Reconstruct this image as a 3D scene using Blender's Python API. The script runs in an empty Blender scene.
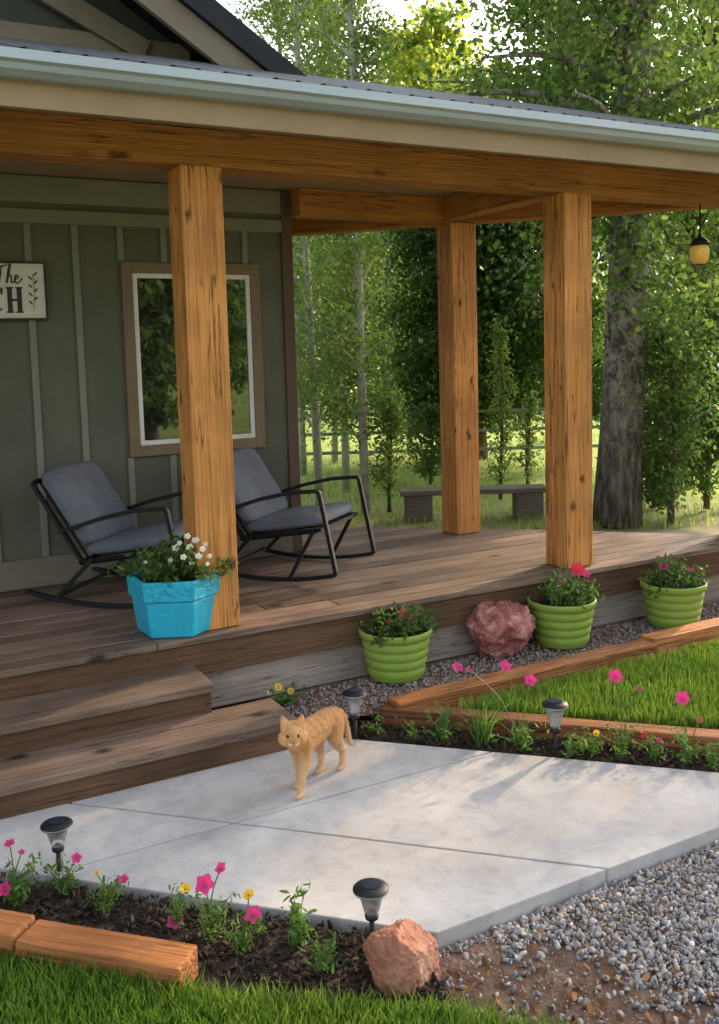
import bpy, bmesh, math, random
import numpy as np
from mathutils import Vector, Matrix, noise
random.seed(7); rng = np.random.default_rng(7)
SC = bpy.context.scene
COL = SC.collection
rad = math.radians
cos, sin, PI = math.cos, math.sin, math.pi

# ------------------------------------------------------------------ camera
F = 950.; PX, PY = 360., 443.; H = 1.77; AZ = 61.5; PITCH = 5.41; ROLL = 1.6
CAM = Vector((0, 0, H))
R = Matrix.Rotation(rad(AZ-90), 3, 'Z') @ Matrix.Rotation(rad(90-PITCH), 3, 'X') @ Matrix.Rotation(rad(-ROLL), 3, 'Z')
FWD = Vector((cos(rad(AZ)), sin(rad(AZ)), 0)); RGT = Vector((sin(rad(AZ)), -cos(rad(AZ)), 0))
def ray(px, py): return R @ Vector(((px-PX)/F, -(py-PY)/F, -1))
def on_z(px, py, z): d = ray(px, py); return CAM + d*((z-H)/d.z)
def on_y(px, py, y): d = ray(px, py); return CAM + d*(y/d.y)
def at(px, fd, z=-.06):
    d = ray(px, 353); p = CAM + d*(fd/d.dot(FWD)); p.z = z; return p
def depth(P): return -(R.transposed() @ (Vector(P)-CAM)).z
def at_depth(px, py, D): return CAM + ray(px, py)*D
cd = bpy.data.cameras.new('camera'); co = bpy.data.objects.new('camera', cd); COL.objects.link(co)
cd.sensor_fit = 'VERTICAL'; cd.sensor_height = 36; cd.lens = 36*F/1024; cd.shift_y = -69/1024
cd.clip_end = 800; cd.clip_start = .05
co.matrix_world = Matrix.Translation(CAM) @ R.to_4x4()
SC.camera = co

# ------------------------------------------------------------------ light
SAZ, SEL = 18, 23
w = bpy.data.worlds.new('World'); SC.world = w; w.use_nodes = True
nt = w.node_tree; bg = nt.nodes['Background']
sk = nt.nodes.new('ShaderNodeTexSky'); sk.sky_type = 'NISHITA'; sk.sun_disc = False
sk.sun_elevation = rad(SEL); sk.sun_rotation = rad(90-SAZ); sk.air_density = 1.0; sk.dust_density = 5; sk.ozone_density = 1.0
hz = nt.nodes.new('ShaderNodeHueSaturation'); hz.inputs['Saturation'].default_value = .36; hz.inputs['Value'].default_value = 3.6
nt.links.new(sk.outputs[0], hz.inputs['Color']); nt.links.new(hz.outputs[0], bg.inputs[0]); bg.inputs[1].default_value = .15
sl = bpy.data.lights.new('sun', 'SUN'); sl.energy = 5.0; sl.angle = rad(1.3); sl.color = (1, .70, .38)
so = bpy.data.objects.new('sun', sl); COL.objects.link(so)
SV = Vector((cos(rad(SEL))*cos(rad(SAZ)), cos(rad(SEL))*sin(rad(SAZ)), sin(rad(SEL))))
so.rotation_euler = SV.to_track_quat('Z', 'Y').to_euler(); so.location = SV*30
SC.view_settings.view_transform = 'Standard'; SC.view_settings.look = 'None'; SC.view_settings.exposure = 0

# ------------------------------------------------------------------ materials
def new_mat(name):
    m = bpy.data.materials.new(name); m.use_nodes = True
    return m, m.node_tree, m.node_tree.nodes['Principled BSDF']
def nd(nt, t, ins={}, **kw):
    n = nt.nodes.new(t)
    for k, v in kw.items(): setattr(n, k, v)
    for k, v in ins.items():
        if isinstance(v, bpy.types.NodeSocket): nt.links.new(v, n.inputs[k])
        else: n.inputs[k].default_value = v
    return n
def ramp(nt, fac, stops):
    r = nt.nodes.new('ShaderNodeValToRGB'); nt.links.new(fac, r.inputs[0])
    e = r.color_ramp.elements
    while len(e) < len(stops): e.new(.5)
    for i, (p, c) in enumerate(stops):
        e[i].position = p; e[i].color = (*c, 1)
    return r.outputs[0]
def mr(nt, v, a, b, lo=0, hi=1):
    n = nd(nt, 'ShaderNodeMapRange', {0: v, 1: lo, 2: hi, 3: a, 4: b}); return n.outputs[0]
def mul(nt, a, b): return nd(nt, 'ShaderNodeMath', {0: a, 1: b}, operation='MULTIPLY').outputs[0]
def surf(name, stops, scale=5, stretch=(1,1,1), rough=.7, bump=.2, bscale=None, island=0, objv=0, blotch=0, bl_scale=1.5,
         knots=0, spec=.3, metal=0, detail=8, dist=.0, vor=0, cracks=0):
    m, nt, b = new_mat(name)
    tc = nd(nt, 'ShaderNodeTexCoord').outputs['Object']
    if objv or island:
        src = nd(nt, 'ShaderNodeObjectInfo').outputs['Random'] if objv else nd(nt, 'ShaderNodeNewGeometry').outputs['Random Per Island']
        off = mul(nt, src, 37.)
        tc2 = nd(nt, 'ShaderNodeVectorMath', {0: tc, 1: nd(nt, 'ShaderNodeCombineXYZ', {0: off, 1: off, 2: off}).outputs[0]}, operation='ADD').outputs[0]
    else: tc2 = tc
    mp = nd(nt, 'ShaderNodeMapping', {'Vector': tc2, 'Scale': stretch}).outputs[0]
    n1 = nd(nt, 'ShaderNodeTexNoise', {'Vector': mp, 'Scale': scale, 'Detail': detail, 'Roughness': .62, 'Distortion': dist}).outputs['Fac']
    n1 = mr(nt, n1, 0, 1, .28, .72)
    c = ramp(nt, n1, stops)
    val = None; ck = None
    def acc(v):
        nonlocal val
        val = v if val is None else mul(nt, val, v)
    if blotch:
        n2 = nd(nt, 'ShaderNodeTexNoise', {'Vector': tc2, 'Scale': bl_scale, 'Detail': 4}).outputs['Fac']
        acc(mr(nt, n2, 1-blotch, 1+blotch, .3, .7))
    if island:
        acc(mr(nt, nd(nt, 'ShaderNodeNewGeometry').outputs['Random Per Island'], 1-island, 1+island))
    if objv:
        acc(mr(nt, nd(nt, 'ShaderNodeObjectInfo').outputs['Random'], 1-objv, 1+objv))
    if knots:
        ks = tuple(.5 if s < 2 else 1. for s in stretch)
        kv = nd(nt, 'ShaderNodeMapping', {'Vector': tc2, 'Scale': ks}).outputs[0]
        nz = nd(nt, 'ShaderNodeTexNoise', {'Vector': tc2, 'Scale': 9.}).outputs['Color']
        kv = nd(nt, 'ShaderNodeVectorMath', {0: kv, 1: nd(nt, 'ShaderNodeVectorMath', {0: nz, 'Scale': .07}, operation='SCALE').outputs[0]}, operation='ADD').outputs[0]
        vo = nd(nt, 'ShaderNodeTexVoronoi', {'Vector': kv, 'Scale': knots}).outputs['Distance']
        acc(mr(nt, vo, .2, 1., .05, .15))
    if cracks:
        cs = tuple(.45 if s < 2 else 9. for s in stretch)
        cv_ = nd(nt, 'ShaderNodeMapping', {'Vector': tc2, 'Scale': cs}).outputs[0]
        cn = nd(nt, 'ShaderNodeTexNoise', {'Vector': cv_, 'Scale': 1.6, 'Detail': 4, 'Roughness': .55}).outputs['Fac']
        ab = nd(nt, 'ShaderNodeMath', {0: nd(nt, 'ShaderNodeMath', {0: cn, 1: .5}, operation='SUBTRACT').outputs[0]}, operation='ABSOLUTE').outputs[0]
        msk = nd(nt, 'ShaderNodeTexNoise', {'Vector': tc2, 'Scale': 2.2, 'Detail': 2}).outputs['Fac']
        ck = mr(nt, ab, 1-cracks, 1., .0, .014)
        ck = nd(nt, 'ShaderNodeMath', {0: ck, 1: mr(nt, msk, 1, 0, .42, .52)}, operation='MAXIMUM').outputs[0]
        acc(ck)
    if val is not None:
        c = nd(nt, 'ShaderNodeHueSaturation', {'Color': c, 'Value': val}).outputs[0]
    nt.links.new(c, b.inputs['Base Color'])
    b.inputs['Roughness'].default_value = rough; b.inputs['Metallic'].default_value = metal
    b.inputs['Specular IOR Level'].default_value = spec
    if bump:
        if vor: h = nd(nt, 'ShaderNodeTexVoronoi', {'Vector': mp, 'Scale': bscale or scale*3}).outputs['Distance']
        else: h = nd(nt, 'ShaderNodeTexNoise', {'Vector': mp, 'Scale': bscale or scale*2, 'Detail': 6}).outputs['Fac']
        if ck is not None: h = nd(nt, 'ShaderNodeMath', {0: h, 1: ck}, operation='ADD').outputs[0]
        bp = nd(nt, 'ShaderNodeBump', {'Height': h, 'Strength': bump, 'Distance': .02})
        nt.links.new(bp.outputs[0], b.inputs['Normal'])
    return m
def wood(name, a, b, axis, knots=0, island=0, objv=0, rough=.65, bump=.35, blotch=.2, across=30, cracks=0):
    st = [across]*3; st[axis] = 1.1
    mid = tuple((x*.6+y*.4) for x, y in zip(a, b))
    return surf(name, [(0, b), (.4, mid), (1, a)], 1.9, tuple(st), rough, bump, 2.8, island, objv, blotch, 2.2, knots, .25, detail=10, cracks=cracks)
def leafm(name, dark, mid, light, trans=.45, rough=.5):
    m, nt, b = new_mat(name)
    ri = nd(nt, 'ShaderNodeNewGeometry').outputs['Random Per Island']
    tc = nd(nt, 'ShaderNodeTexCoord').outputs['Object']
    n = nd(nt, 'ShaderNodeTexNoise', {'Vector': tc, 'Scale': 1.3, 'Detail': 3}).outputs['Fac']
    f = nd(nt, 'ShaderNodeMath', {0: mul(nt, ri, .5), 1: mr(nt, n, 0, .5, .35, .65)}, operation='ADD').outputs[0]
    c = ramp(nt, f, [(0, dark), (.5, mid), (1, light)])
    nt.links.new(c, b.inputs['Base Color']); b.inputs['Roughness'].default_value = rough; b.inputs['Specular IOR Level'].default_value = .25
    hs = nd(nt, 'ShaderNodeHueSaturation', {'Color': c, 'Value': 1.7, 'Hue': .485, 'Saturation': 1.0})
    t = nd(nt, 'ShaderNodeBsdfTranslucent', {'Color': hs.outputs[0]})
    mx = nd(nt, 'ShaderNodeMixShader', {0: trans, 1: b.outputs[0], 2: t.outputs[0]})
    nt.links.new(mx.outputs[0], nt.nodes['Material Output'].inputs[0])
    return m
def plain(name, col, rough=.5, metal=0, spec=.4, bump=.0, bs=60, var=.06):
    d = tuple(c*(1-var*2) for c in col); u = tuple(c*(1+var) for c in col)
    return surf(name, [(0, d), (1, u)], 7, rough=rough, bump=bump, bscale=bs, metal=metal, spec=spec)

M = {}
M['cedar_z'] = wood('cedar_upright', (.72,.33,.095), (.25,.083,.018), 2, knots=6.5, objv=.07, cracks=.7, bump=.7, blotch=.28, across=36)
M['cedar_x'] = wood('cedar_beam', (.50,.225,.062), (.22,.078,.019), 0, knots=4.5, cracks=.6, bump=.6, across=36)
M['deck'] = wood('weathered_deck', (.25,.172,.125), (.066,.042,.031), 0, island=.34, rough=.55, blotch=.38, knots=4, cracks=.5)
M['rim'] = wood('stained_rim', (.16,.088,.05), (.052,.028,.016), 0, island=.15, blotch=.35, cracks=.55)
M['tread'] = wood('step_tread', (.24,.168,.125), (.072,.046,.034), 0, island=.18, blotch=.4, knots=4, cracks=.5)
M['skirt'] = wood('grey_skirt', (.40,.34,.29), (.16,.125,.10), 0, island=.15, blotch=.3, cracks=.5)
M['timber'] = wood('landscape_timber_wood', (.50,.205,.072), (.17,.055,.018), 0, knots=4, objv=.2, blotch=.35, bump=.7, cracks=.6)
M['timbershade'] = wood('shaded_timber_wood', (.34,.135,.055), (.10,.037,.016), 0, knots=4, objv=.2, blotch=.35, bump=.7, cracks=.6)  # same timber, darker: shade on the front faces put into the colour
M['siding'] = surf('sage_siding', [(0, (.100,.101,.073)), (1, (.126,.127,.094))], 3, (1,1,1), .75, .12, 90, blotch=.08)
M['batten'] = surf('sage_batten', [(0, (.18,.183,.148)), (1, (.215,.218,.178))], 4, rough=.7, bump=.1, bscale=80)
M['trimbrown'] = surf('brown_trim', [(0, (.165,.118,.077)), (1, (.21,.155,.10))], 4, rough=.7, bump=.15, bscale=50)
M['cornertrim'] = surf('dark_corner_trim', [(0, (.085,.06,.042)), (1, (.115,.082,.058))], 4, rough=.7, bump=.15, bscale=50)
M['tan'] = surf('tan_soffit_paint', [(0, (.28,.202,.125)), (1, (.345,.254,.16))], 3, rough=.7, bump=.1, bscale=50)
M['tandark'] = surf('taupe_trim', [(0, (.16,.131,.10)), (1, (.20,.165,.126))], 4, rough=.7, bump=.1, bscale=50)
M['gable'] = surf('dark_gable_siding', [(0, (.04,.044,.04)), (1, (.06,.064,.057))], 4, rough=.75, bump=.2, bscale=60)
M['white'] = plain('white_vinyl', (.66,.66,.64), .4)
M['gutter'] = surf('gutter_aluminium', [(0, (.31,.385,.44)), (1, (.40,.475,.53))], 2.5, (.6,6,6), .30, .05, 20, spec=.6)
M['roofmetal'] = surf('roof_metal', [(0, (.08,.09,.10)), (1, (.14,.155,.165))], 3, rough=.45, bump=.1, bscale=30, spec=.5)
M['navymetal'] = surf('dark_roof_metal', [(0, (.008,.010,.014)), (1, (.015,.018,.024))], 3, rough=.6, bump=.1, bscale=30, spec=.25)
def concm():
    m, nt, b = new_mat('concrete')
    tc = nd(nt, 'ShaderNodeTexCoord').outputs['Object']
    n1 = nd(nt, 'ShaderNodeTexNoise', {'Vector': tc, 'Scale': 5., 'Detail': 14, 'Roughness': .66}).outputs['Fac']
    c = ramp(nt, mr(nt, n1, 0, 1, .3, .7), [(0, (.375,.367,.37)), (.5, (.465,.455,.455)), (1, (.535,.522,.517))])
    n2 = nd(nt, 'ShaderNodeTexNoise', {'Vector': tc, 'Scale': 1.3, 'Detail': 6, 'Distortion': .8}).outputs['Fac']
    n3 = nd(nt, 'ShaderNodeTexNoise', {'Vector': tc, 'Scale': 14., 'Detail': 6, 'Roughness': .7}).outputs['Fac']
    n4 = nd(nt, 'ShaderNodeTexNoise', {'Vector': tc, 'Scale': 330., 'Detail': 2}).outputs['Fac']
    v = mul(nt, mul(nt, mr(nt, n2, .86, 1.1, .35, .65), mr(nt, n3, .84, 1.03, .30, .52)), mr(nt, n4, .9, 1.08, .3, .7))
    v = mul(nt, v, mr(nt, nd(nt, 'ShaderNodeNewGeometry').outputs['Random Per Island'], .96, 1.04))
    c = nd(nt, 'ShaderNodeHueSaturation', {'Color': c, 'Value': v}).outputs[0]
    wm = nd(nt, 'ShaderNodeTexNoise', {'Vector': tc, 'Scale': 2.1, 'Detail': 5}).outputs['Fac']
    c = nd(nt, 'ShaderNodeMix', {0: mr(nt, wm, 0, .35, .5, .72), 6: c, 7: (.52,.43,.365,1)}, data_type='RGBA').outputs[2]
    nt.links.new(c, b.inputs['Base Color']); b.inputs['Roughness'].default_value = .85; b.inputs['Specular IOR Level'].default_value = .3
    bp = nd(nt, 'ShaderNodeBump', {'Height': n4, 'Strength': .15, 'Distance': .01}); nt.links.new(bp.outputs[0], b.inputs['Normal'])
    return m
M['concrete'] = concm()
M['soil'] = surf('bed_soil', [(0, (.016,.011,.008)), (1, (.06,.042,.03))], 20, rough=.95, bump=.8, bscale=50)
M['lawnsoil'] = surf('lawn_ground', [(0, (.03,.05,.012)), (1, (.07,.10,.025))], 20, rough=.95, bump=.5, bscale=50)
M['gravelbase'] = surf('gravel_ground', [(0, (.085,.05,.036)), (.6, (.185,.112,.075)), (1, (.26,.175,.125))], 14, rough=.95, bump=.8, bscale=60)
M['chip'] = surf('mulch_chip', [(0, (.018,.012,.009)), (1, (.075,.05,.035))], 8, rough=.9, bump=.3, island=.5)
M['litter'] = surf('dry_leaf', [(0, (.16,.07,.025)), (1, (.34,.17,.07))], 8, rough=.9, bump=.0, island=.4)
def pebm(name, cols):
    m, nt, b = new_mat(name)
    ri = nd(nt, 'ShaderNodeNewGeometry').outputs['Random Per Island']
    n = len(cols); c = ramp(nt, ri, [(i/(n-1), x) for i, x in enumerate(cols)])
    tc = nd(nt, 'ShaderNodeTexCoord').outputs['Object']
    z = nd(nt, 'ShaderNodeTexNoise', {'Vector': tc, 'Scale': 70., 'Detail': 5}).outputs['Fac']
    c = nd(nt, 'ShaderNodeHueSaturation', {'Color': c, 'Value': mr(nt, z, .7, 1.25, .3, .7)}).outputs[0]
    nt.links.new(c, b.inputs['Base Color']); b.inputs['Roughness'].default_value = .75; b.inputs['Specular IOR Level'].default_value = .3
    bp = nd(nt, 'ShaderNodeBump', {'Height': z, 'Strength': .3, 'Distance': .01}); nt.links.new(bp.outputs[0], b.inputs['Normal'])
    return m
M['pebble'] = pebm('gravel_stone', [(.22,.235,.27),(.36,.35,.345),(.16,.165,.18),(.46,.385,.31),(.27,.28,.31),(.34,.245,.18),(.60,.575,.54),(.24,.25,.275),(.40,.33,.265),(.30,.30,.32)])
M['pebble_b'] = pebm('strip_stone', [(.24,.20,.18),(.34,.29,.27),(.17,.135,.125),(.38,.34,.32),(.30,.21,.18)])
M['redrock'] = surf('red_granite', [(0, (.10,.03,.026)), (.35, (.29,.095,.08)), (.6, (.42,.175,.15)), (.78, (.50,.30,.265)), (1, (.72,.60,.56))], 11, rough=.85, bump=1., bscale=26, detail=14)
M['sandrock'] = surf('red_sandstone', [(0, (.17,.06,.036)), (.5, (.35,.155,.095)), (1, (.49,.30,.215))], 5, rough=.85, bump=.8, bscale=20, detail=12)
M['black'] = plain('black_metal', (.009,.009,.010), .55, .0, .25)
M['blackplastic'] = plain('black_plastic', (.016,.016,.018), .5, 0, .3)
M['cushion'] = surf('slate_cushion', [(0, (.105,.115,.142)), (1, (.143,.155,.188))], 60, rough=.95, bump=.4, bscale=260, blotch=.14, bl_scale=6)
M['greenpot'] = plain('lime_plastic', (.24,.36,.058), .5, 0, .35, .05)
M['bluepot'] = surf('turquoise_glaze', [(0, (.014,.35,.545)), (1, (.028,.455,.655))], 9, rough=.35, bump=.10, bscale=34, vor=1, spec=.4)
M['bluerim'] = surf('turquoise_rim', [(0, (.012,.33,.52)), (.5, (.02,.41,.61)), (1, (.07,.50,.69))], 24, rough=.4, bump=.8, bscale=34, spec=.4, detail=2, dist=1.2)
def barkm():
    m, nt, b = new_mat('cottonwood_bark')
    tc = nd(nt, 'ShaderNodeTexCoord').outputs['Object']
    z = nd(nt, 'ShaderNodeSeparateXYZ', {0: tc}).outputs[2]
    mp = nd(nt, 'ShaderNodeMapping', {'Vector': tc, 'Scale': (6,6,1.1)}).outputs[0]
    n1 = nd(nt, 'ShaderNodeTexNoise', {'Vector': mp, 'Scale': 2.8, 'Detail': 11, 'Roughness': .72}).outputs['Fac']
    low = ramp(nt, mr(nt, n1, 0, 1, .36, .64), [(0, (.03,.026,.022)), (.45, (.15,.13,.112)), (1, (.46,.42,.37))])
    mp2 = nd(nt, 'ShaderNodeMapping', {'Vector': tc, 'Scale': (3,3,2.4)}).outputs[0]
    n2 = nd(nt, 'ShaderNodeTexNoise', {'Vector': mp2, 'Scale': 2.8, 'Detail': 9, 'Roughness': .75, 'Distortion': .8}).outputs['Fac']
    hi = ramp(nt, mr(nt, n2, 0, 1, .32, .68), [(0, (.04,.034,.029)), (.38, (.12,.10,.085)), (.5, (.40,.375,.33)), (1, (.66,.63,.575))])
    f = nd(nt, 'ShaderNodeMath', {0: mr(nt, z, 0, 1, .6, 2.0), 1: mr(nt, n2, -.3, .3, .3, .7)}, operation='ADD', use_clamp=True).outputs[0]
    c = nd(nt, 'ShaderNodeMix', {0: f, 6: low, 7: hi}, data_type='RGBA').outputs[2]
    nt.links.new(c, b.inputs['Base Color']); b.inputs['Roughness'].default_value = .9
    bp = nd(nt, 'ShaderNodeBump', {'Height': n1, 'Strength': 1., 'Distance': .09}); nt.links.new(bp.outputs[0], b.inputs['Normal'])
    return m
M['bark'] = barkm()
M['aspenbark'] = surf('aspen_bark', [(0, (.10,.09,.075)), (.3, (.38,.37,.31)), (1, (.58,.57,.49))], 3, (1,1,2.5), .85, .3, 9)
M['twig'] = surf('twig_bark', [(0, (.07,.055,.038)), (1, (.17,.14,.10))], 9, rough=.9, bump=.4)
M['stem'] = plain('green_stem', (.09,.17,.035), .6)
M['leaf_cotton'] = leafm('cottonwood_leaf', (.03,.07,.015), (.08,.15,.03), (.16,.245,.05), .5)
M['leaf_aspen'] = leafm('aspen_leaf', (.06,.12,.023), (.115,.205,.038), (.195,.295,.058), .48)
M['leaf_dark'] = leafm('dark_leaf', (.019,.047,.012), (.042,.092,.021), (.078,.145,.031), .4)
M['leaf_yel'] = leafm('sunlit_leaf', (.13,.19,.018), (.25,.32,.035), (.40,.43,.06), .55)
M['leaf_shrub'] = leafm('shrub_leaf', (.04,.092,.018), (.08,.158,.03), (.14,.23,.042), .45)
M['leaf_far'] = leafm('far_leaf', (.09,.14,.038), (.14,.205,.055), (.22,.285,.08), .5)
M['leaf_bed'] = leafm('bedding_leaf', (.045,.11,.02), (.09,.19,.035), (.17,.29,.06), .4)
M['leaf_pot'] = leafm('pot_leaf', (.03,.075,.018), (.065,.13,.03), (.13,.22,.05), .4)
M['grass'] = leafm('lawn_blade', (.05,.115,.016), (.10,.20,.024), (.20,.32,.045), .4)
M['meadow'] = leafm('meadow_blade', (.12,.21,.03), (.20,.30,.05), (.32,.38,.085), .45)
def petal(name, a, b):
    m, nt, p = new_mat(name)
    tc = nd(nt, 'ShaderNodeTexCoord').outputs['Object']
    ln = nd(nt, 'ShaderNodeVectorMath', {0: tc}, operation='LENGTH').outputs['Value']
    c = ramp(nt, mr(nt, ln, 0, 1, .0, .03), [(0, b), (.5, a), (1, a)])
    nt.links.new(c, p.inputs['Base Color']); p.inputs['Roughness'].default_value = .6
    t = nd(nt, 'ShaderNodeBsdfTranslucent', {'Color': c})
    mx = nd(nt, 'ShaderNodeMixShader', {0: .35, 1: p.outputs[0], 2: t.outputs[0]})
    nt.links.new(mx.outputs[0], nt.nodes['Material Output'].inputs[0]); return m
M['pink'] = petal('pink_petal', (.72,.04,.24), (.42,.02,.12))
M['red'] = petal('red_petal', (.62,.02,.06), (.35,.01,.03))
M['yellow'] = petal('yellow_petal', (.85,.58,.04), (.75,.35,.02))
M['whitep'] = petal('white_petal', (.84,.82,.76), (.78,.74,.45))
def ground_mat():
    m, nt, b = new_mat('ground_cover')
    tc = nd(nt, 'ShaderNodeTexCoord').outputs['Object']
    n = nd(nt, 'ShaderNodeTexNoise', {'Vector': tc, 'Scale': .35, 'Detail': 10, 'Roughness': .7}).outputs['Fac']
    far = ramp(nt, mr(nt, n, 0, 1, .3, .7), [(0, (.17,.27,.035)), (.5, (.26,.35,.06)), (1, (.37,.42,.10))])
    n2 = nd(nt, 'ShaderNodeTexNoise', {'Vector': tc, 'Scale': 3., 'Detail': 12, 'Roughness': .7}).outputs['Fac']
    near = ramp(nt, mr(nt, n2, 0, 1, .3, .7), [(0, (.11,.105,.05)), (.5, (.22,.185,.11)), (1, (.34,.29,.19))])
    ln = nd(nt, 'ShaderNodeVectorMath', {0: tc}, operation='LENGTH').outputs['Value']
    mx = nd(nt, 'ShaderNodeMix', {0: mr(nt, ln, 0, 1, 9.5, 13), 6: near, 7: far}, data_type='RGBA')
    nt.links.new(mx.outputs[2], b.inputs['Base Color']); b.inputs['Roughness'].default_value = .95
    bp = nd(nt, 'ShaderNodeBump', {'Height': n2, 'Strength': .5, 'Distance': .05}); nt.links.new(bp.outputs[0], b.inputs['Normal'])
    return m
M['ground'] = ground_mat()
def glass_pane():
    m, nt, b = new_mat('window_glass')
    b.inputs['Base Color'].default_value = (.012,.014,.013,1); b.inputs['Roughness'].default_value = .015
    b.inputs['Specular IOR Level'].default_value = .7; b.inputs['IOR'].default_value = 1.75
    return m
M['pane'] = glass_pane()
def lens_mat():
    m, nt, b = new_mat('clear_lens'); b.inputs['Base Color'].default_value = (.95,.96,.97,1); b.inputs['Roughness'].default_value = .08
    b.inputs['Transmission Weight'].default_value = .88; b.inputs['IOR'].default_value = 1.2; return m
M['lens'] = lens_mat()
def amber():
    m, nt, b = new_mat('amber_glass'); b.inputs['Base Color'].default_value = (.62,.35,.05,1); b.inputs['Roughness'].default_value = .15
    b.inputs['Emission Color'].default_value = (1,.62,.15,1); b.inputs['Emission Strength'].default_value = .10; return m
M['amber'] = amber()
M['panel'] = plain('solar_cell', (.02,.025,.05), .3, 0, .4)
M['steel'] = plain('brushed_steel', (.35,.35,.35), .4, .9)
M['signface'] = surf('sign_face', [(0, (.56,.54,.49)), (1, (.68,.66,.61))], 6, (1,1,6), .8, .1, 30)
M['ink'] = plain('sign_ink', (.03,.03,.03), .7)
M['benchwood'] = wood('bench_plank', (.20,.165,.13), (.09,.072,.055), 0)
M['fencewood'] = wood('fence_rail', (.34,.31,.25), (.20,.175,.135), 0)

# ------------------------------------------------------------------ mesh helpers
class MB:
    def __init__(s): s.v = []; s.f = []
    def add(s, vs, fs):
        o = len(s.v); s.v += [tuple(v) for v in vs]; s.f += [tuple(i+o for i in f) for f in fs]; return s
    def box(s, x0, x1, y0, y1, z0, z1, T=None):
        vs = [Vector((x, y, z)) for z in (z0, z1) for x, y in ((x0, y0), (x1, y0), (x1, y1), (x0, y1))]
        if T is not None: vs = [T @ v for v in vs]
        return s.add(vs, [(3,2,1,0), (4,5,6,7), (0,1,5,4), (1,2,6,5), (2,3,7,6), (3,0,4,7)])
    def beam(s, p, q, wd, ht, up=Vector((0,0,1))):
        p, q = Vector(p), Vector(q); d = q-p; L = d.length; d.normalize()
        sd = d.cross(up).normalized(); u = sd.cross(d)
        T = Matrix((( d.x, sd.x, u.x, p.x), (d.y, sd.y, u.y, p.y), (d.z, sd.z, u.z, p.z), (0,0,0,1)))
        return s.box(0, L, -wd/2, wd/2, -ht/2, ht/2, T)
    def prism(s, poly, z0, z1):
        n = len(poly)
        vs = [(x, y, z0) for x, y in poly] + [(x, y, z1) for x, y in poly]
        return s.add(vs, [tuple(range(n-1, -1, -1)), tuple(range(n, 2*n))] + [(i, (i+1) % n, n+(i+1) % n, n+i) for i in range(n)])
    def prism_y(s, poly, y0, y1):
        n = len(poly)
        vs = [(x, y0, z) for x, z in poly] + [(x, y1, z) for x, z in poly]
        return s.add(vs, [tuple(range(n)), tuple(range(2*n-1, n-1, -1))] + [(i, n+i, n+(i+1) % n, (i+1) % n) for i in range(n)])
    def tube(s, pts, rads, n=8, sq=1.0):
        pts = [Vector(p) for p in pts]; k = len(pts)
        if not hasattr(rads, '__len__'): rads = [rads]*k
        vs = []; ref = None
        for i in range(k):
            d = (pts[min(i+1, k-1)] - pts[max(i-1, 0)])
            d = d.normalized() if d.length > 1e-9 else Vector((0,0,1))
            if ref is None:
                ref = Vector((0,1,0)) if abs(d.y) < .9 else Vector((1,0,0))
            u = (ref - d*ref.dot(d)).normalized(); ref = u; v = d.cross(u)
            for j in range(n):
                a = 2*PI*j/n + PI/n; vs.append(pts[i] + (u*cos(a)*sq + v*sin(a))*rads[i])
        fs = [(i*n+j, i*n+(j+1) % n, (i+1)*n+(j+1) % n, (i+1)*n+j) for i in range(k-1) for j in range(n)]
        fs += [tuple(range(n-1, -1, -1)), tuple((k-1)*n+j for j in range(n))]
        return s.add(vs, fs)
    def lathe(s, prof, n=24, c=(0,0,0), ph=0):
        vs = [(c[0]+r*cos(2*PI*j/n+ph), c[1]+r*sin(2*PI*j/n+ph), c[2]+z) for r, z in prof for j in range(n)]
        k = len(prof)
        fs = [(i*n+j, i*n+(j+1) % n, (i+1)*n+(j+1) % n, (i+1)*n+j) for i in range(k-1) for j in range(n)]
        fs += [tuple(range(n-1, -1, -1)), tuple((k-1)*n+j for j in range(n))]
        return s.add(vs, fs)
    def build(s, name, mat, parent=None, smooth=False, bevel=0, loc=None, fix=True):
        me = bpy.data.meshes.new(name); me.from_pydata(s.v, [], s.f)
        if fix:
            bm = bmesh.new(); bm.from_mesh(me); bmesh.ops.recalc_face_normals(bm, faces=bm.faces); bm.to_mesh(me); bm.free()
        return link(name, me, mat, parent, smooth, bevel, loc)
def link(name, me, mat, parent=None, smooth=False, bevel=0, loc=None):
    me.materials.append(mat)
    if smooth: me.polygons.foreach_set('use_smooth', [True]*len(me.polygons))
    o = bpy.data.objects.new(name, me); COL.objects.link(o)
    if parent is not None: o.parent = parent
    if loc is not None: o.location = loc
    if bevel:
        b = o.modifiers.new('bevel', 'BEVEL'); b.width = bevel; b.segments = 2; b.limit_method = 'ANGLE'
    return o
def npmesh(name, V, Fq):
    V = np.ascontiguousarray(V, dtype=np.float32); Fq = np.ascontiguousarray(Fq, dtype=np.int32)
    me = bpy.data.meshes.new(name); n, k = Fq.shape
    me.vertices.add(len(V)); me.vertices.foreach_set('co', V.ravel())
    me.loops.add(n*k); me.loops.foreach_set('vertex_index', Fq.ravel())
    me.polygons.add(n); me.polygons.foreach_set('loop_start', np.arange(0, n*k, k, dtype=np.int32))
    me.update(calc_edges=True); return me
def rots(n):
    q = rng.normal(size=(n, 4)); q /= np.linalg.norm(q, axis=1)[:, None]
    w_, x, y, z = q.T
    return np.stack([1-2*(y*y+z*z), 2*(x*y-z*w_), 2*(x*z+y*w_), 2*(x*y+z*w_), 1-2*(x*x+z*z), 2*(y*z-x*w_),
                     2*(x*z-y*w_), 2*(y*z+x*w_), 1-2*(x*x+y*y)], 1).reshape(n, 3, 3)
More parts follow.
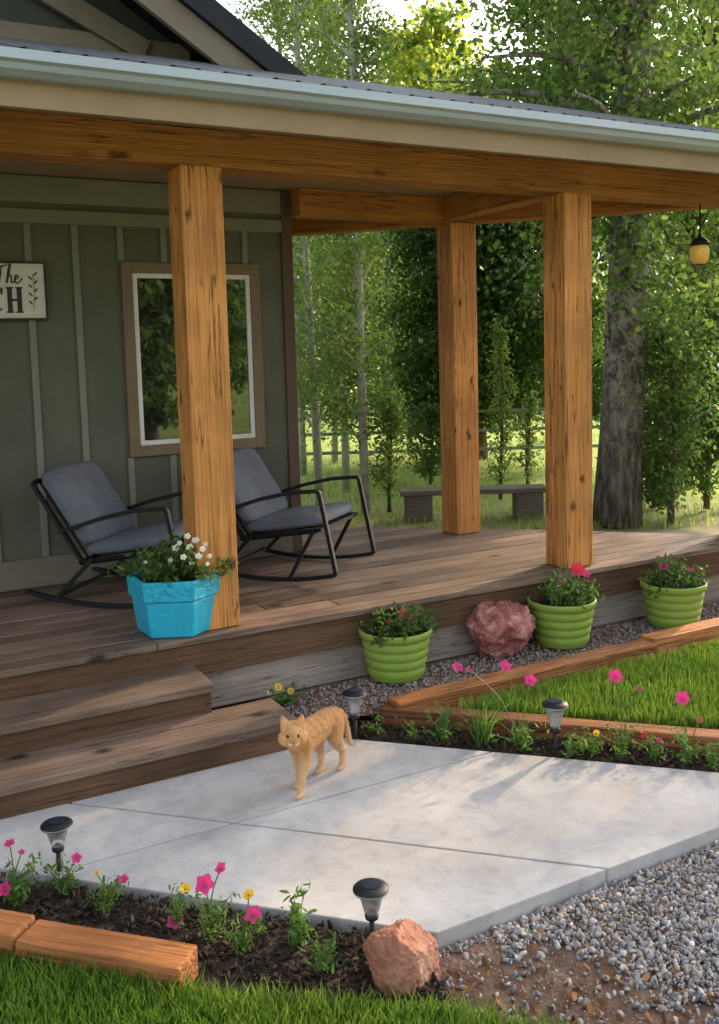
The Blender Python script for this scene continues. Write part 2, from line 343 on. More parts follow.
def inst(PV, PF, Rm, T):
    n = len(T); k = len(PV)
    V = np.einsum('nij,kj->nki', Rm, PV) + T[:, None, :]
    Fq = PF[None] + (np.arange(n)*k)[:, None, None]
    return V.reshape(-1, 3), Fq.reshape(-1, PF.shape[1])
LEAFV = np.array([[0,0,0],[.3,.30,.05],[.68,.27,.06],[1,0,0],[.68,-.27,.06],[.3,-.30,.05]])
LEAFF = np.array([[0,1,2,3],[0,3,4,5]])
def leaves(name, P, size, mat, parent=None, wd=1.0):
    P = np.asarray(P, dtype=float); n = len(P)
    s = size*(.6+.7*rng.random(n)); Rm = rots(n)*s[:, None, None]
    V, Fq = inst(LEAFV*np.array([1, wd, 1]), LEAFF, Rm, P - Rm[:, :, 0]*.5)
    return link(name, npmesh(name, V, Fq), mat, parent)
def blades(name, P, h, wd, mat, parent=None, lean=.5):
    P = np.asarray(P, dtype=float); n = len(P)
    a = rng.random(n)*2*PI; b = rng.random(n)*2*PI
    hh = h*(.45+.75*rng.random(n)); ww = wd*(.6+.6*rng.random(n)); ln = lean*hh*(.1+rng.random(n))
    sd = np.stack([np.cos(a), np.sin(a), 0*a], 1)*ww[:, None]*.5
    ld = np.stack([np.cos(b), np.sin(b), 0*b], 1)*ln[:, None]; up = np.stack([0*a, 0*a, hh], 1)
    V = np.stack([P-sd, P+sd, P+up*.6+ld*.35+sd*.8, P+up*.6+ld*.35-sd*.8, P+up*.95+ld+sd*.12, P+up*.95+ld-sd*.12], 1)
    Fq = np.array([[0,1,2,3],[3,2,4,5]])[None] + (np.arange(n)*6)[:, None, None]
    return link(name, npmesh(name, V.reshape(-1, 3), Fq.reshape(-1, 4)), mat, parent)
def inpoly(poly, n):
    poly = np.array(poly, dtype=float); lo, hi = poly.min(0), poly.max(0); out = []; tot = 0
    for it in range(60):
        p = lo + (hi-lo)*rng.random((n*2, 2)); ok = np.zeros(len(p), bool)
        for i in range(len(poly)):
            a, b = poly[i], poly[(i+1) % len(poly)]
            if a[1] == b[1]: continue
            c = ((a[1] > p[:, 1]) != (b[1] > p[:, 1])) & (p[:, 0] < (b[0]-a[0])*(p[:, 1]-a[1])/(b[1]-a[1])+a[0])
            ok ^= c
        out.append(p[ok]); tot += ok.sum()
        if tot >= n: break
    return np.concatenate(out)[:n]
def ico(sub):
    bm = bmesh.new(); bmesh.ops.create_icosphere(bm, subdivisions=sub, radius=1)
    V = np.array([v.co[:] for v in bm.verts]); Fq = np.array([[v.index for v in f.verts] for f in bm.faces]); bm.free(); return V, Fq
def pebbles(name, P, size, mat, flat=(1,.8,.55), sub=2, var=(.45,.9,1.5)):
    IV, IF = ico(sub); Vs = []; Fs = []; off = 0
    groups = np.array_split(np.arange(len(P)), 8)
    for g in groups:
        pv = IV*(1+.22*np.array([noise.noise(Vector(v)*1.3+Vector((off % 97, 3, 1))) for v in IV])[:, None])
        for k in range(5):
            nrm = rng.normal(size=3); nrm /= np.linalg.norm(nrm); dd = np.maximum(0, pv@nrm-.62); pv = pv-dd[:, None]*nrm
        pv = pv*np.array(flat); n = len(g)
        s = size*(var[0]+var[1]*rng.random(n)**var[2])
        V, Fq = inst(pv, IF, rots(n)*s[:, None, None], P[g]); Vs.append(V); Fs.append(Fq+off); off += len(V)
    return link(name, npmesh(name, np.concatenate(Vs), np.concatenate(Fs)), mat, None, True)

# ------------------------------------------------------------------ things
def tag(o, label, cat, group=None, kind=None):
    o['label'] = label; o['category'] = cat
    if group: o['group'] = group
    if kind: o['kind'] = kind
    return o
def thing(name, label, cat, loc=(0,0,0), rz=0, group=None):
    o = bpy.data.objects.new(name, None); COL.objects.link(o); o.empty_display_size = .1
    o.location = loc; o.rotation_euler = (0, 0, rz); return tag(o, label, cat, group)
def struct(o): o['kind'] = 'structure'; return o
def copy_tree(o, parent=None):
    c = o.copy(); COL.objects.link(c)
    if parent is not None: c.parent = parent
    for ch in [x for x in bpy.data.objects if x.parent == o]: copy_tree(ch, c)
    return c

# ------------------------------------------------------------------ ground
n = 24; rings = [0, 3, 6, 9, 12, 16, 22, 30, 45, 70, 120, 220, 400]
gv = [(0,0,-.075)]; gf = []
for i, r in enumerate(rings[1:]):
    for j in range(n): gv.append((r*cos(2*PI*j/n), r*sin(2*PI*j/n), -.075))
for j in range(n): gf.append((0, 1+j, 1+(j+1) % n))
for i in range(len(rings)-2):
    for j in range(n): gf.append((1+i*n+j, 1+(i+1)*n+j, 1+(i+1)*n+(j+1) % n, 1+i*n+(j+1) % n))
struct(MB().add(gv, gf).build('ground', M['ground']))
g = .0045
def inset(poly, d):
    P = [Vector(p) for p in poly]; out = []; k = len(P)
    for i in range(k):
        a, b, c = P[i-1], P[i], P[(i+1) % k]
        e1 = (b-a).normalized(); e2 = (c-b).normalized(); n1 = Vector((-e1.y, e1.x)); n2 = Vector((-e2.y, e2.x))
        t = 1+n1.dot(n2); out.append(tuple(b + (n1+n2)*d/t))
    return out
pb = MB()
for poly in ([(1.48,2.32),(2.18,2.32),(1.2,3.3),(.5,3.3)], [(2.18,2.32),(3.40,2.32),(2.42,3.3),(1.2,3.3)],
             [(.5,3.3),(1.2,3.3),(.6,3.9),(-.1,3.9)], [(1.2,3.3),(2.42,3.3),(1.82,3.9),(.6,3.9)]):
    pb.prism(inset(poly, g), -.09, 0)
struct(pb.build('path', M['concrete'], bevel=.004))
struct(MB().prism([(1.50,2.34),(3.36,2.34),(1.82,3.88),(-.04,3.88)], -.088, -.014).build('path_joint_filler', M['soil']))
def slump(name, poly, z, mat, res=.05, amp=.012):
    bm = bmesh.new()
    f = bm.faces.new([bm.verts.new((x, y, z)) for x, y in poly])
    bmesh.ops.triangulate(bm, faces=[f])
    for it in range(5):
        es = [e for e in bm.edges if e.calc_length() > res*2]
        if not es: break
        bmesh.ops.subdivide_edges(bm, edges=es, cuts=1); bmesh.ops.triangulate(bm, faces=bm.faces)
    for v in bm.verts: v.co.z += amp*noise.noise(v.co*9)+amp*noise.noise(v.co*23)
    bmesh.ops.recalc_face_normals(bm, faces=bm.faces)
    me = bpy.data.meshes.new(name); bm.to_mesh(me); bm.free()
    return struct(link(name, me, mat, None, True))
slump('bed_soil', [(-.6,3.85),(-.6,4.35),(1.44,2.31),(1.30,2.0),(1.15,2.0)], -.02, M['soil'])
slump('bed_soil', [(3.38,2.30),(3.9,2.1),(3.9,2.25),(2.2,3.96),(1.78,3.96),(1.80,3.88)], -.01, M['soil'])
slump('lawn', [(-1,4.15),(-2,3),(-2,-1),(3.5,-1),(2.2,1.1),(1.33,2.0),(.78,2.37)], -.018, M['lawnsoil'])
slump('lawn', [(2.46,3.72),(4.45,1.75),(6.5,1.75),(6.5,3.72)], .035, M['lawnsoil'])
slump('gravel_bed', [(1.44,2.315),(1.33,2.0),(2.2,1.1),(3.5,.2),(5,1),(5,2.1),(3.42,2.315)], -.06, M['gravelbase'])
slump('gravel_bed', [(1.7,3.93),(2.3,3.9),(6.5,3.9),(6.5,4.4),(1.7,4.4)], .03, M['gravelbase'])
def zpts(p, z, j=.01): return np.column_stack([p, z + j*(rng.random(len(p))-.5)])
p = inpoly([(-.2,3.0),(.0,2.4),(.35,1.75),(1.9,1.35),(1.5,1.82),(1.36,1.99),(.85,2.36),(.1,3.12)], 36000)
tag(blades('grass', zpts(p, -.018), .07, .0055, M['grass']), 'mown green grass growing in front of the cut timbers', 'grass', kind='stuff')
p = inpoly([(2.50,3.72),(4.35,1.87),(5.3,2.6),(5.3,3.72)], 38000)
tag(blades('grass', zpts(p, .035), .062, .0055, M['grass']), 'mown green grass inside the raised timber bed', 'grass', kind='stuff')
p = inpoly([(1.45,2.315),(1.38,2.0),(1.9,1.2),(2.9,1.5),(3.6,2.315)], 28000)
nzv = np.array([noise.noise(Vector((a*3.2, b*3.2, 2))) + .5*noise.noise(Vector((a*9, b*9, 5))) for a, b in p])
dn = (p[:, 0] + .55*(p[:, 1]-2.0) - 1.83)*2.2
keep = (nzv + dn > .0) | (p[:, 1] > 2.285) | (rng.random(len(p)) < .12)
p = p[keep]
tag(pebbles('gravel', zpts(p, -.054, .016), .0088, M['pebble'], (1,.8,.45), 1, (.42,1.75,3.)), 'loose grey gravel stones beside the concrete path', 'gravel', kind='stuff')
p = inpoly([(1.40,2.28),(1.36,2.0),(1.8,1.4),(2.2,1.5),(1.9,2.2)], 160)
tag(leaves('leaf_litter', zpts(p, -.045, .01), .030, M['litter'], None, .8), 'scattered dry brown leaves on the bare soil beside the sandstone rock', 'leaves', kind='stuff')
p = inpoly([(1.75,3.93),(5.6,3.93),(5.6,4.34),(1.75,4.34)], 7000)
tag(pebbles('gravel', zpts(p, .035, .02), .0115, M['pebble_b'], (1,.8,.55), 1), 'brown gravel strip along the foot of the deck', 'gravel', kind='stuff')
p1 = inpoly([(.0,3.36),(.0,3.78),(1.42,2.36),(1.36,2.02),(1.30,2.02)], 2600)
tag(pebbles('mulch', zpts(p1, -.012, .02), .016, M['chip'], (1,.45,.25)), 'dark bark mulch in the bed by the front lawn', 'mulch', kind='stuff')
p2 = inpoly([(3.38,2.34),(3.6,2.40),(2.05,3.96),(1.80,3.96)], 2200)
tag(pebbles('mulch', zpts(p2, .0, .02), .016, M['chip'], (1,.45,.25)), 'dark bark mulch in the bed beyond the path', 'mulch', kind='stuff')

# ------------------------------------------------------------------ house
DZ = .42; WY = 5.89; CX = 2.69; BB = 2.68; SOF = 2.86
hs = thing('house', 'grey-green board and batten house with a gable behind the porch', 'house', (CX, WY, -.07))
HL = (-CX, -WY, .07)
def zr(x): return 3.45-.636*(x-2.378)
XR = -2.6
wl = MB(); wl.box(-7, CX, WY, WY+.12, -.07, 3.2); wl.box(CX-.12, CX, WY+.12, 11, -.07, 3.3)
wl.build('wall', M['siding'], hs, loc=HL)
W0 = on_y(120, 262, WY); W1 = on_y(258, 262, WY); WB = on_y(120, 458, WY)
wx0, wx1, wz1, wz0 = W0.x, W1.x, W0.z, WB.z
x = on_y(78, 300, WY).x
sp = on_y(122, 300, WY).x - on_y(30, 300, WY).x
for k in range(-8, 8):
    bx_ = x + k*sp/2
    if bx_ > CX-.12: continue
    if wx0-.03 < bx_ < wx1+.03:
        MB().box(bx_-.02, bx_+.02, WY-.018, WY, .60, wz0-.005).build('batten', M['batten'], hs, loc=HL, bevel=.003)
        MB().box(bx_-.02, bx_+.02, WY-.018, WY, wz1+.005, 2.58).build('batten', M['batten'], hs, loc=HL, bevel=.003)
    else: MB().box(bx_-.02, bx_+.02, WY-.018, WY, .60, 2.58).build('batten', M['batten'], hs, loc=HL, bevel=.003)
MB().box(-7, CX-.05, WY-.025, WY, 2.58, 2.66).build('frieze_board', M['batten'], hs, loc=HL)
MB().box(-7, CX-.05, WY-.022, WY, 2.70, 2.85).build('frieze_board', M['batten'], hs, loc=HL)
MB().box(-7, CX-.05, WY-.03, WY, .425, .60).build('base_trim', M['tandark'], hs, loc=HL)
MB().box(CX-.05, CX+.025, WY-.025, WY, .425, 2.85).box(CX, CX+.025, WY, WY+.1, .425, 2.85).build('corner_trim', M['cornertrim'], hs, loc=HL)
tw = .068
win = MB().box(wx0, wx0+tw, WY-.03, WY, wz0, wz1).box(wx1-tw, wx1, WY-.03, WY, wz0, wz1)\
    .box(wx0+tw, wx1-tw, WY-.03, WY, wz1-tw, wz1).box(wx0+tw, wx1-tw, WY-.03, WY, wz0, wz0+tw).build('window', M['trimbrown'], hs, loc=HL, bevel=.004)
a, b, c, d = wx0+tw, wx1-tw, wz0+tw, wz1-tw; mid = (a+b)/2+.04
fr = MB()
for x0, x1 in ((a, a+.03), (b-.03, b), (mid-.02, mid+.02)): fr.box(x0, x1, WY-.02, WY, c, d)
for x0, x1 in ((a+.03, mid-.02), (mid+.02, b-.03)):
    fr.box(x0, x1, WY-.02, WY, c, c+.03); fr.box(x0, x1, WY-.02, WY, d-.03, d)
fr.build('sash', M['white'], win, bevel=.003)
MB().box(a+.03, mid-.02, WY-.006, WY-.002, c+.03, d-.03).build('pane', M['pane'], win)
MB().box(mid+.02, b-.03, WY-.006, WY-.002, c+.03, d-.03).build('pane', M['pane'], win)
gw = MB().prism_y([(-7, 3.0), (CX, 3.0), (CX, zr(CX)), (XR, zr(XR)), (-7, zr(XR)-.636*(XR+7)*1)], WY+.001, WY+.1)
gw.build('gable_wall', M['gable'], hs, loc=HL)
A = on_y(0, 30, WY-.02); B = on_y(150, 50, WY-.02)
zt = (A.z+B.z)/2
MB().box(-6, B.x+.25, WY-.04, WY, zt-.07, zt+.05).build('gable_trim', M['tandark'], hs, loc=HL)
q0 = on_y(60, 0, WY-.06); q1 = on_y(146, 52, WY-.06); dq = (q1-q0)
MB().beam(q0-dq*2.5, q1, .04, .13, Vector((0,-1,0)).cross(dq.normalized())).build('gable_brace', M['tandark'], hs, loc=HL)
nrm = Vector((.636, 0, 1)).normalized()
rb = MB(); y0 = 5.42
P0 = Vector((XR, y0, zr(XR))); P1 = Vector((CX+.12, y0, zr(CX+.12)))
rb.beam(P0-nrm*.075, P1-nrm*.075, .04, .15, nrm)
rb.build('rake_board', M['tandark'], hs, loc=HL)
rf = MB()
def roofslab(x0, x1, off, th, ya, yb):
    o0 = nrm*off; o1 = nrm*(off+th)
    poly = [(x0+o0.x, zr(x0)+o0.z), (x1+o0.x, zr(x1)+o0.z), (x1+o1.x, zr(x1)+o1.z), (x0+o1.x, zr(x0)+o1.z)]
    rf.prism_y(poly, ya, yb)
roofslab(XR, CX+.32, .003, .13, y0-.06, 11)
zl = zr(XR); rf.prism_y([(-7.5, zl-.636*4.9), (XR, zl), (XR+.08, zl+.15), (-7.5, zl-.636*4.9+.15)], y0-.06, 11)
rf.build('roof', M['navymetal'], hs, loc=HL)

# ------------------------------------------------------------------ porch
PO = Vector((1.59, 4.515, -.07))
po = thing('porch', 'covered wooden porch with cedar posts, plank deck and steps', 'porch', PO)
PL = tuple(-PO)
dk = MB(); bw = .138; y = 4.345
while y < 7.2:
    yb = y+bw-.008
    x0 = -2.2 if yb < WY-.03 else CX+.03
    x1a, x1b = 10.02-y, 10.02-yb
    if y < 5.86 < yb+.06: yb = 5.858
    brk = random.uniform(.2, 3.4)
    z1 = DZ-.001+random.uniform(-.002, .002)
    if x0 < brk < x1b-.3 and y < 5.6:
        dk.prism([(x0, y), (brk-.002, y), (brk-.002, yb), (x0, yb)], DZ-.035, z1)
        dk.prism([(brk+.002, y), (x1a, y), (x1b, yb), (brk+.002, yb)], DZ-.035, z1)
    else: dk.prism([(x0, y), (x1a, y), (x1b, yb), (x0, yb)], DZ-.035, z1)
    y += bw
dk.build('deck', M['deck'], po, loc=PL, bevel=.004)
MB().box(-2.2, 5.62, 4.365, 4.40, .225, .384).build('rim_board', M['rim'], po, loc=PL, bevel=.003)
MB().beam((5.62, 4.37, .305), (2.72, 7.27, .305), .035, .158).build('rim_board', M['rim'], po, loc=PL, bevel=.003)
MB().box(1.40, 5.6, 4.40, 4.43, .03, .215).build('skirt_board', M['skirt'], po, loc=PL, bevel=.003)
MB().box(-2, 5.4, 4.47, 4.5, -.05, .38).build('deck_joist', M['rim'], po, loc=PL)
for (xe, yf, yb, zt_) in ((1.41, 4.05, 4.364, .28), (1.70, 3.78, 4.10, .14)):
    s = MB().box(-2.2, xe-.041, yf+.025, yf+.055, zt_-.145, zt_-.041).box(xe-.04, xe-.012, yf+.025, yb, zt_-.145, zt_-.041).build('step', M['rim'], po, loc=PL)
    half = (yb-yf)/2
    MB().box(-2.2, xe, yf, yf+half-.003, zt_-.04, zt_).build('tread', M['tread'], s, bevel=.005)
    MB().box(-2.2, xe+.004, yf+half+.003, yb, zt_-.040, zt_-.001).build('tread', M['tread'], s, bevel=.005)
for (px_, py_) in ((1.58, 4.515), (3.92, 4.515), (4.0, 5.81), (5.52, 4.53)):
    o = MB().box(-.105, .105, -.1, .1, 0, BB-DZ).build('post', M['cedar_z'], po, bevel=.006)
    o.location = Vector((px_, py_, DZ))-PO
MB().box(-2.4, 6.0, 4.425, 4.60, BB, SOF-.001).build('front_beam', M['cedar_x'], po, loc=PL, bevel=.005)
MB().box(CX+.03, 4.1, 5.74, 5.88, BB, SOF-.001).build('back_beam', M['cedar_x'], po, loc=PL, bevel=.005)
o = MB().box(-2.2, 2.2, -.07, .07, BB+.004, SOF-.002).build('angled_beam', M['cedar_x'], po, bevel=.005)
o.location = Vector((4.08, 5.80, 0))-PO; o.rotation_euler = (0, 0, rad(-45)); o.location.z = .07
o = MB().box(0, 1.13, -.07, .07, BB+.012, SOF-.003).build('cross_beam', M['cedar_x'], po, bevel=.005)
o.location = Vector((3.92, 4.601, 0))-PO; o.rotation_euler = (0, 0, rad(90)); o.location.z = .07
sof = [(-2.6, 3.99), (6.4, 3.99), (4.49, 5.9), (2.72, 7.67), (2.72, 5.87), (-2.6, 5.87)]
MB().prism(sof, SOF, SOF+.02).build('soffit', M['tan'], po, loc=PL)
MB().box(-2.6, 6.38, 3.965, 3.989, 2.76, 2.935).build('fascia', M['tan'], po, loc=PL, bevel=.003)
gb = 2.862
gp = [(3.963, gb), (3.915, gb), (3.875, gb+.018), (3.862, gb+.038), (3.842, gb+.047), (3.842, 2.947), (3.852, 2.947), (3.852, 2.935), (3.963, 2.935)]
gm = MB(); nn = len(gp)
gm.add([(-2.6, y_, z_) for y_, z_ in gp]+[(6.45, y_, z_) for y_, z_ in gp],
       [tuple(range(nn-1, -1, -1)), tuple(range(nn, 2*nn))]+[(i, (i+1) % nn, nn+(i+1) % nn, nn+i) for i in range(nn)])
gm.build('gutter', M['gutter'], po, loc=PL)
rm = MB(); pv = []; nx = 520
for i in range(nx+1):
    xx = -2.6+9.2*i/nx; u = (xx/.115) % 1
    dz = .024 if u < .25 else (.024*(1-(u-.25)/.12) if u < .37 else (0 if u < .88 else .024*(u-.88)/.12))
    xm = max(0, min(1, (6.5-xx)/1.9)); ye = 3.88+xm*2.05
    pv += [(xx, 3.875, 2.940+dz), (xx, ye, 2.940+.330*(ye-3.875)+dz)]
rm.add(pv, [(2*i, 2*i+2, 2*i+3, 2*i+1) for i in range(nx)])
rm.build('porch_roof', M['roofmetal'], po, loc=PL, fix=False)
MB().add([(4.55,5.95,3.63),(6.5,3.9,2.94),(2.72,7.8,2.94),(2.72,5.95,3.63)], [(0,1,2,3)]).build('side_roof', M['roofmetal'], po, loc=PL)

# ------------------------------------------------------------------ rocking chairs
def superell(sx, sy, sz, e=.22, nu=40, nv=18):
    vs = []; fs = []
    def pw(c): return math.copysign(abs(c)**e, c)
    for i in range(nv+1):
        v = -PI/2+PI*i/nv
        for j in range(nu):
            u = 2*PI*j/nu
            vs.append((sx*pw(cos(v))*pw(cos(u)), sy*pw(cos(v))*pw(sin(u)), sz*math.copysign(abs(sin(v))**.6, sin(v))))
    for i in range(nv):
        for j in range(nu): fs.append((i*nu+j, i*nu+(j+1) % nu, (i+1)*nu+(j+1) % nu, (i+1)*nu+j))
    return vs, fs
def smoothpath(pts, n=6):
    P = [Vector(p) for p in pts]; out = []
    for i in range(len(P)-1):
        p0, p1, p2, p3 = P[max(i-1, 0)], P[i], P[i+1], P[min(i+2, len(P)-1)]
        for k in range(n):
            t = k/n; out.append(.5*((2*p1)+(p2-p0)*t+(2*p0-5*p1+4*p2-p3)*t*t+(3*p1-p0-3*p2+p3)*t**3))
    return out+[P[-1]]
def corners(pts, r=.04, n=5):
    P = [Vector(p) for p in pts]; out = [P[0]]
    for i in range(1, len(P)-1):
        a_ = P[i]+(P[i-1]-P[i]).normalized()*min(r, (P[i-1]-P[i]).length*.45); b_ = P[i]+(P[i+1]-P[i]).normalized()*min(r, (P[i+1]-P[i]).length*.45)
        for k in range(n+1):
            t = k/n; out.append(a_*(1-t)**2+P[i]*2*t*(1-t)+b_*t*t)
    return out+[P[-1]]
def make_chair():
    t = thing('rocking_chair', '', 'rocking chair')
    for s in (-1, 1):
        y = s*.315
        rk = [(x_, y, .02+.25*x_*x_) for x_ in (-.52,-.42,-.32,-.2,-.07,.06,.18,.28,.37,.44)]
        loop = corners(rk+[(.345,y,.56),(.16,y,.545),(-.04,y,.50),(-.18,y,.455),(-.295,y,.425)], .022, 5)
        MB().tube(loop, .0165, 4, 1.2).build('side_frame', M['black'], t, False, .003)
        MB().tube([(-.10,y*.985,.28),(-.33,y,.055)], .0145, 4).build('rear_leg', M['black'], t)
        MB().tube([(.30,y*.985,.32),(.14,y,.032)], .0145, 4).build('front_leg', M['black'], t)
    m = MB()
    m.tube(corners([(.335,-.30,.325),(.335,.30,.325),(-.19,.30,.25),(-.19,-.30,.25),(.32,-.30,.323)], .02, 2), .0145, 4)
    for k in range(5): m.tube([(.33,-.21+.105*k,.322),(-.18,-.21+.105*k,.25)], .008, 4)
    m.build('seat_frame', M['black'], t)
    MB().tube([(-.33,-.315,.06),(-.33,.315,.06)], .013, 4).build('stretcher', M['black'], t)
    m = MB()
    m.tube(corners([(-.18,-.29,.26),(-.46,-.29,.69),(-.46,.29,.69),(-.18,.29,.26)], .04, 4), .015, 4)
    for k in range(5): m.tube([(-.185,-.21+.105*k,.26),(-.46,-.21+.105*k,.685)], .007, 4)
    m.build('back_frame', M['black'], t)
    def puff(v):
        v = Vector(v); q = 1-min(1, (abs(v.x)/.28)**4+(abs(v.y)/.29)**4); v.z *= 1+.25*q; v.z += .005*noise.noise(v*11); return v
    vs, fs = superell(.26, .285, .034)
    T = Matrix.Translation((.08, 0, .345)) @ Matrix.Rotation(rad(-8.0), 4, 'Y')
    MB().add([T @ puff(v) for v in vs], fs).build('seat_cushion', M['cushion'], t, True)
    vs, fs = superell(.243, .285, .036)
    T = Matrix.Translation((-.277, 0, .543)) @ Matrix.Rotation(rad(56.5), 4, 'Y')
    MB().add([T @ puff(v) for v in vs], fs).build('back_cushion', M['cushion'], t, True)
    return t
ch = make_chair(); ch['label'] = 'black rocking chair with slate cushions left of the front post, nearest the sign'; ch['group'] = 'rocking chairs on the porch'
ch.location = (1.42, 5.33, DZ); ch.rotation_euler.z = rad(-42)
c2 = copy_tree(ch); c2['label'] = 'black rocking chair with slate cushions under the window, right of the front post'
c2.location = (2.41, 5.38, DZ); c2.rotation_euler.z = rad(-50)

# ------------------------------------------------------------------ sign
S0 = on_y(45.5, 262, WY-.04); S1 = on_y(45.5, 320, WY-.04)
def sx(px): return on_y(px, 290, WY-.04).x
sg = thing('wall_sign', 'white wooden sign with dark frame and lettering hung on the house wall', 'sign', (sx(20), WY, S1.z))
SL = tuple(-Vector(sg.location))
zx0, zx1, za, zb = sx(-75), S0.x, S1.z, S0.z
MB().box(zx0+.012, zx1-.012, WY-.042, WY-.02, za+.012, zb-.012).build('sign_board', M['signface'], sg, loc=SL)
MB().box(zx0, zx1, WY-.05, WY-.02, za, za+.012).box(zx0, zx1, WY-.05, WY-.02, zb-.012, zb).box(zx0, zx0+.012, WY-.05, WY-.02, za+.012, zb-.012)\
   .box(zx1-.012, zx1, WY-.05, WY-.02, za+.012, zb-.012).build('sign_frame', M['ink'], sg, loc=SL)
lm = MB(); yl0, yl1 = WY-.0455, WY-.0425
zb0 = on_y(12, 313, WY-.04).z; zb1 = on_y(12, 287, WY-.04).z; hh = zb1-zb0
def bxl(x0, x1, z0, z1): lm.box(x0, x1, yl0, yl1, z0, z1)
hx0, hx1 = sx(6), sx(23); st = .027
for x0 in (hx0+.007, hx1-.007-st):
    bxl(x0, x0+st, zb0+.009, zb1-.009); bxl(x0-.007, x0+st+.007, zb0, zb0+.009); bxl(x0-.007, x0+st+.007, zb1-.009, zb1)
bxl(hx0+.007+st, hx1-.007-st, (zb0+zb1)/2-.007, (zb0+zb1)/2+.007)
cx_, cz_ = sx(-6.5), (zb0+zb1)/2; rr = hh/2
cv = []; K = 26
for i in range(K+1):
    a_ = rad(42)+rad(276)*i/K; th = .010+.019*max(0, -cos(a_))
    for r_ in (rr, rr-th):
        for yy in (yl0, yl1): cv.append((cx_+r_*.85*cos(a_), yy, cz_+r_*sin(a_)))
cf = []
for i in range(K):
    o_ = 4*i; cf += [(o_, o_+4, o_+6, o_+2), (o_+1, o_+3, o_+7, o_+5), (o_, o_+1, o_+5, o_+4), (o_+2, o_+6, o_+7, o_+3)]
lm.add(cv, cf); bxl(cx_+.85*rr*cos(rad(42))-.008, cx_+.85*rr*cos(rad(42))+.004, cz_+rr*.42, cz_+rr*.95)
lm.build('lettering', M['ink'], sg, loc=SL)
sc_ = MB(); ox, oz, us = sx(-4), on_y(8, 283, WY-.04).z, .10
for stroke in ([(.38,.98),(.33,.6),(.25,.15),(.14,.0),(.05,.08)], [(.02,.82),(.12,.98),(.32,.96),(.52,.97),(.70,1.08)],
               [(.58,.02),(.76,.5),(.90,.98),(.84,1.06),(.76,.8),(.68,.3),(.63,.0),(.72,.3),(.84,.44),(.90,.34),(.88,.08),(.98,.02),(1.12,.2),(1.26,.34),(1.24,.45),(1.14,.42),(1.09,.18),(1.18,.0),(1.36,.1),(1.5,.26)]):
    pts = smoothpath([(ox+a_*us, WY-.0445, oz+b_*us) for a_, b_ in stroke], 5)
    sc_.tube(pts, [.0030+.0016*abs(sin(i*.35)) for i in range(len(pts))], 6)
sc_.build('script_lettering', M['ink'], sg, loc=SL)
sp_ = MB(); b0 = Vector((sx(33), WY-.044, on_y(33, 312, WY).z)); b1 = Vector((sx(34), WY-.044, on_y(33, 275, WY).z))
sp_.tube([b0, (b0+b1)/2+Vector((.008,0,0)), b1], .0014, 6)
for k in range(8):
    c_ = b0.lerp(b1, .18+.11*k); s_ = 1 if k % 2 else -1
    d_ = Vector((s_*.030, 0, .027)); n_ = Vector((-d_.z, 0, d_.x)).normalized()*.006
    sp_.add([c_, c_+d_*.5+n_, c_+d_, c_+d_*.5-n_], [(0,1,2,3)])
sp_.build('leaf_sprig', M['ink'], sg, loc=SL, fix=False)

# ------------------------------------------------------------------ lantern
lp = on_y(700, 264, 4.47); ln_ = thing('hanging_lantern', 'small amber glass lantern hanging from the porch beam', 'lantern', (lp.x, 4.47, lp.z))
MB().lathe([(.028,.0),(.048,.010),(.060,.04),(.063,.075),(.057,.105),(.046,.122)], 24).build('lamp_glass', M['amber'], ln_, True)
MB().lathe([(.049,.118),(.062,.124),(.060,.134),(.046,.152),(.022,.170),(.012,.178),(.010,.195)], 24).build('cap', M['black'], ln_, True)
MB().lathe([(.001,-.008),(.026,-.005),(.030,.004),(.001,.006)], 20).build('base_ring', M['black'], ln_, True)
MB().tube([(0,0,.19),(0,0,BB-lp.z-.005)], .005, 6).build('chain', M['black'], ln_, True)

# ------------------------------------------------------------------ flowers & plants
def flower_mesh(r, lobes=5):
    vs = [(0,0,-.35*r)]; n_ = lobes*6
    for k, (q, z) in enumerate(((.35,-.12),(.75,.04),(1.,.02))):
        for j in range(n_):
            a_ = 2*PI*j/n_; f_ = 1-.26*k/2*(.5-.5*cos(lobes*a_))
            vs.append((r*q*f_*cos(a_), r*q*f_*sin(a_), r*z+.09*r*cos(lobes*a_*2+random.random())*k/2))
    fs = [(0, 1+j, 1+(j+1) % n_) for j in range(n_)]
    for k in range(2):
        for j in range(n_): fs.append((1+k*n_+j, 1+(k+1)*n_+j, 1+(k+1)*n_+(j+1) % n_, 1+k*n_+(j+1) % n_))
    return vs, fs
def add_flower(parent, P, r, col, lobes=5):
    vs, fs = flower_mesh(r*.95, lobes)
    o = MB().add(vs, fs).build('flower', M[col], parent, True, fix=False)
    d = (CAM-P).normalized()*.85+Vector((random.uniform(-.5,.5), random.uniform(-.5,.5), .5))
    o.rotation_mode = 'QUATERNION'; o.rotation_quaternion = d.to_track_quat('Z', 'Y'); o.location = P-parent.location
    return o
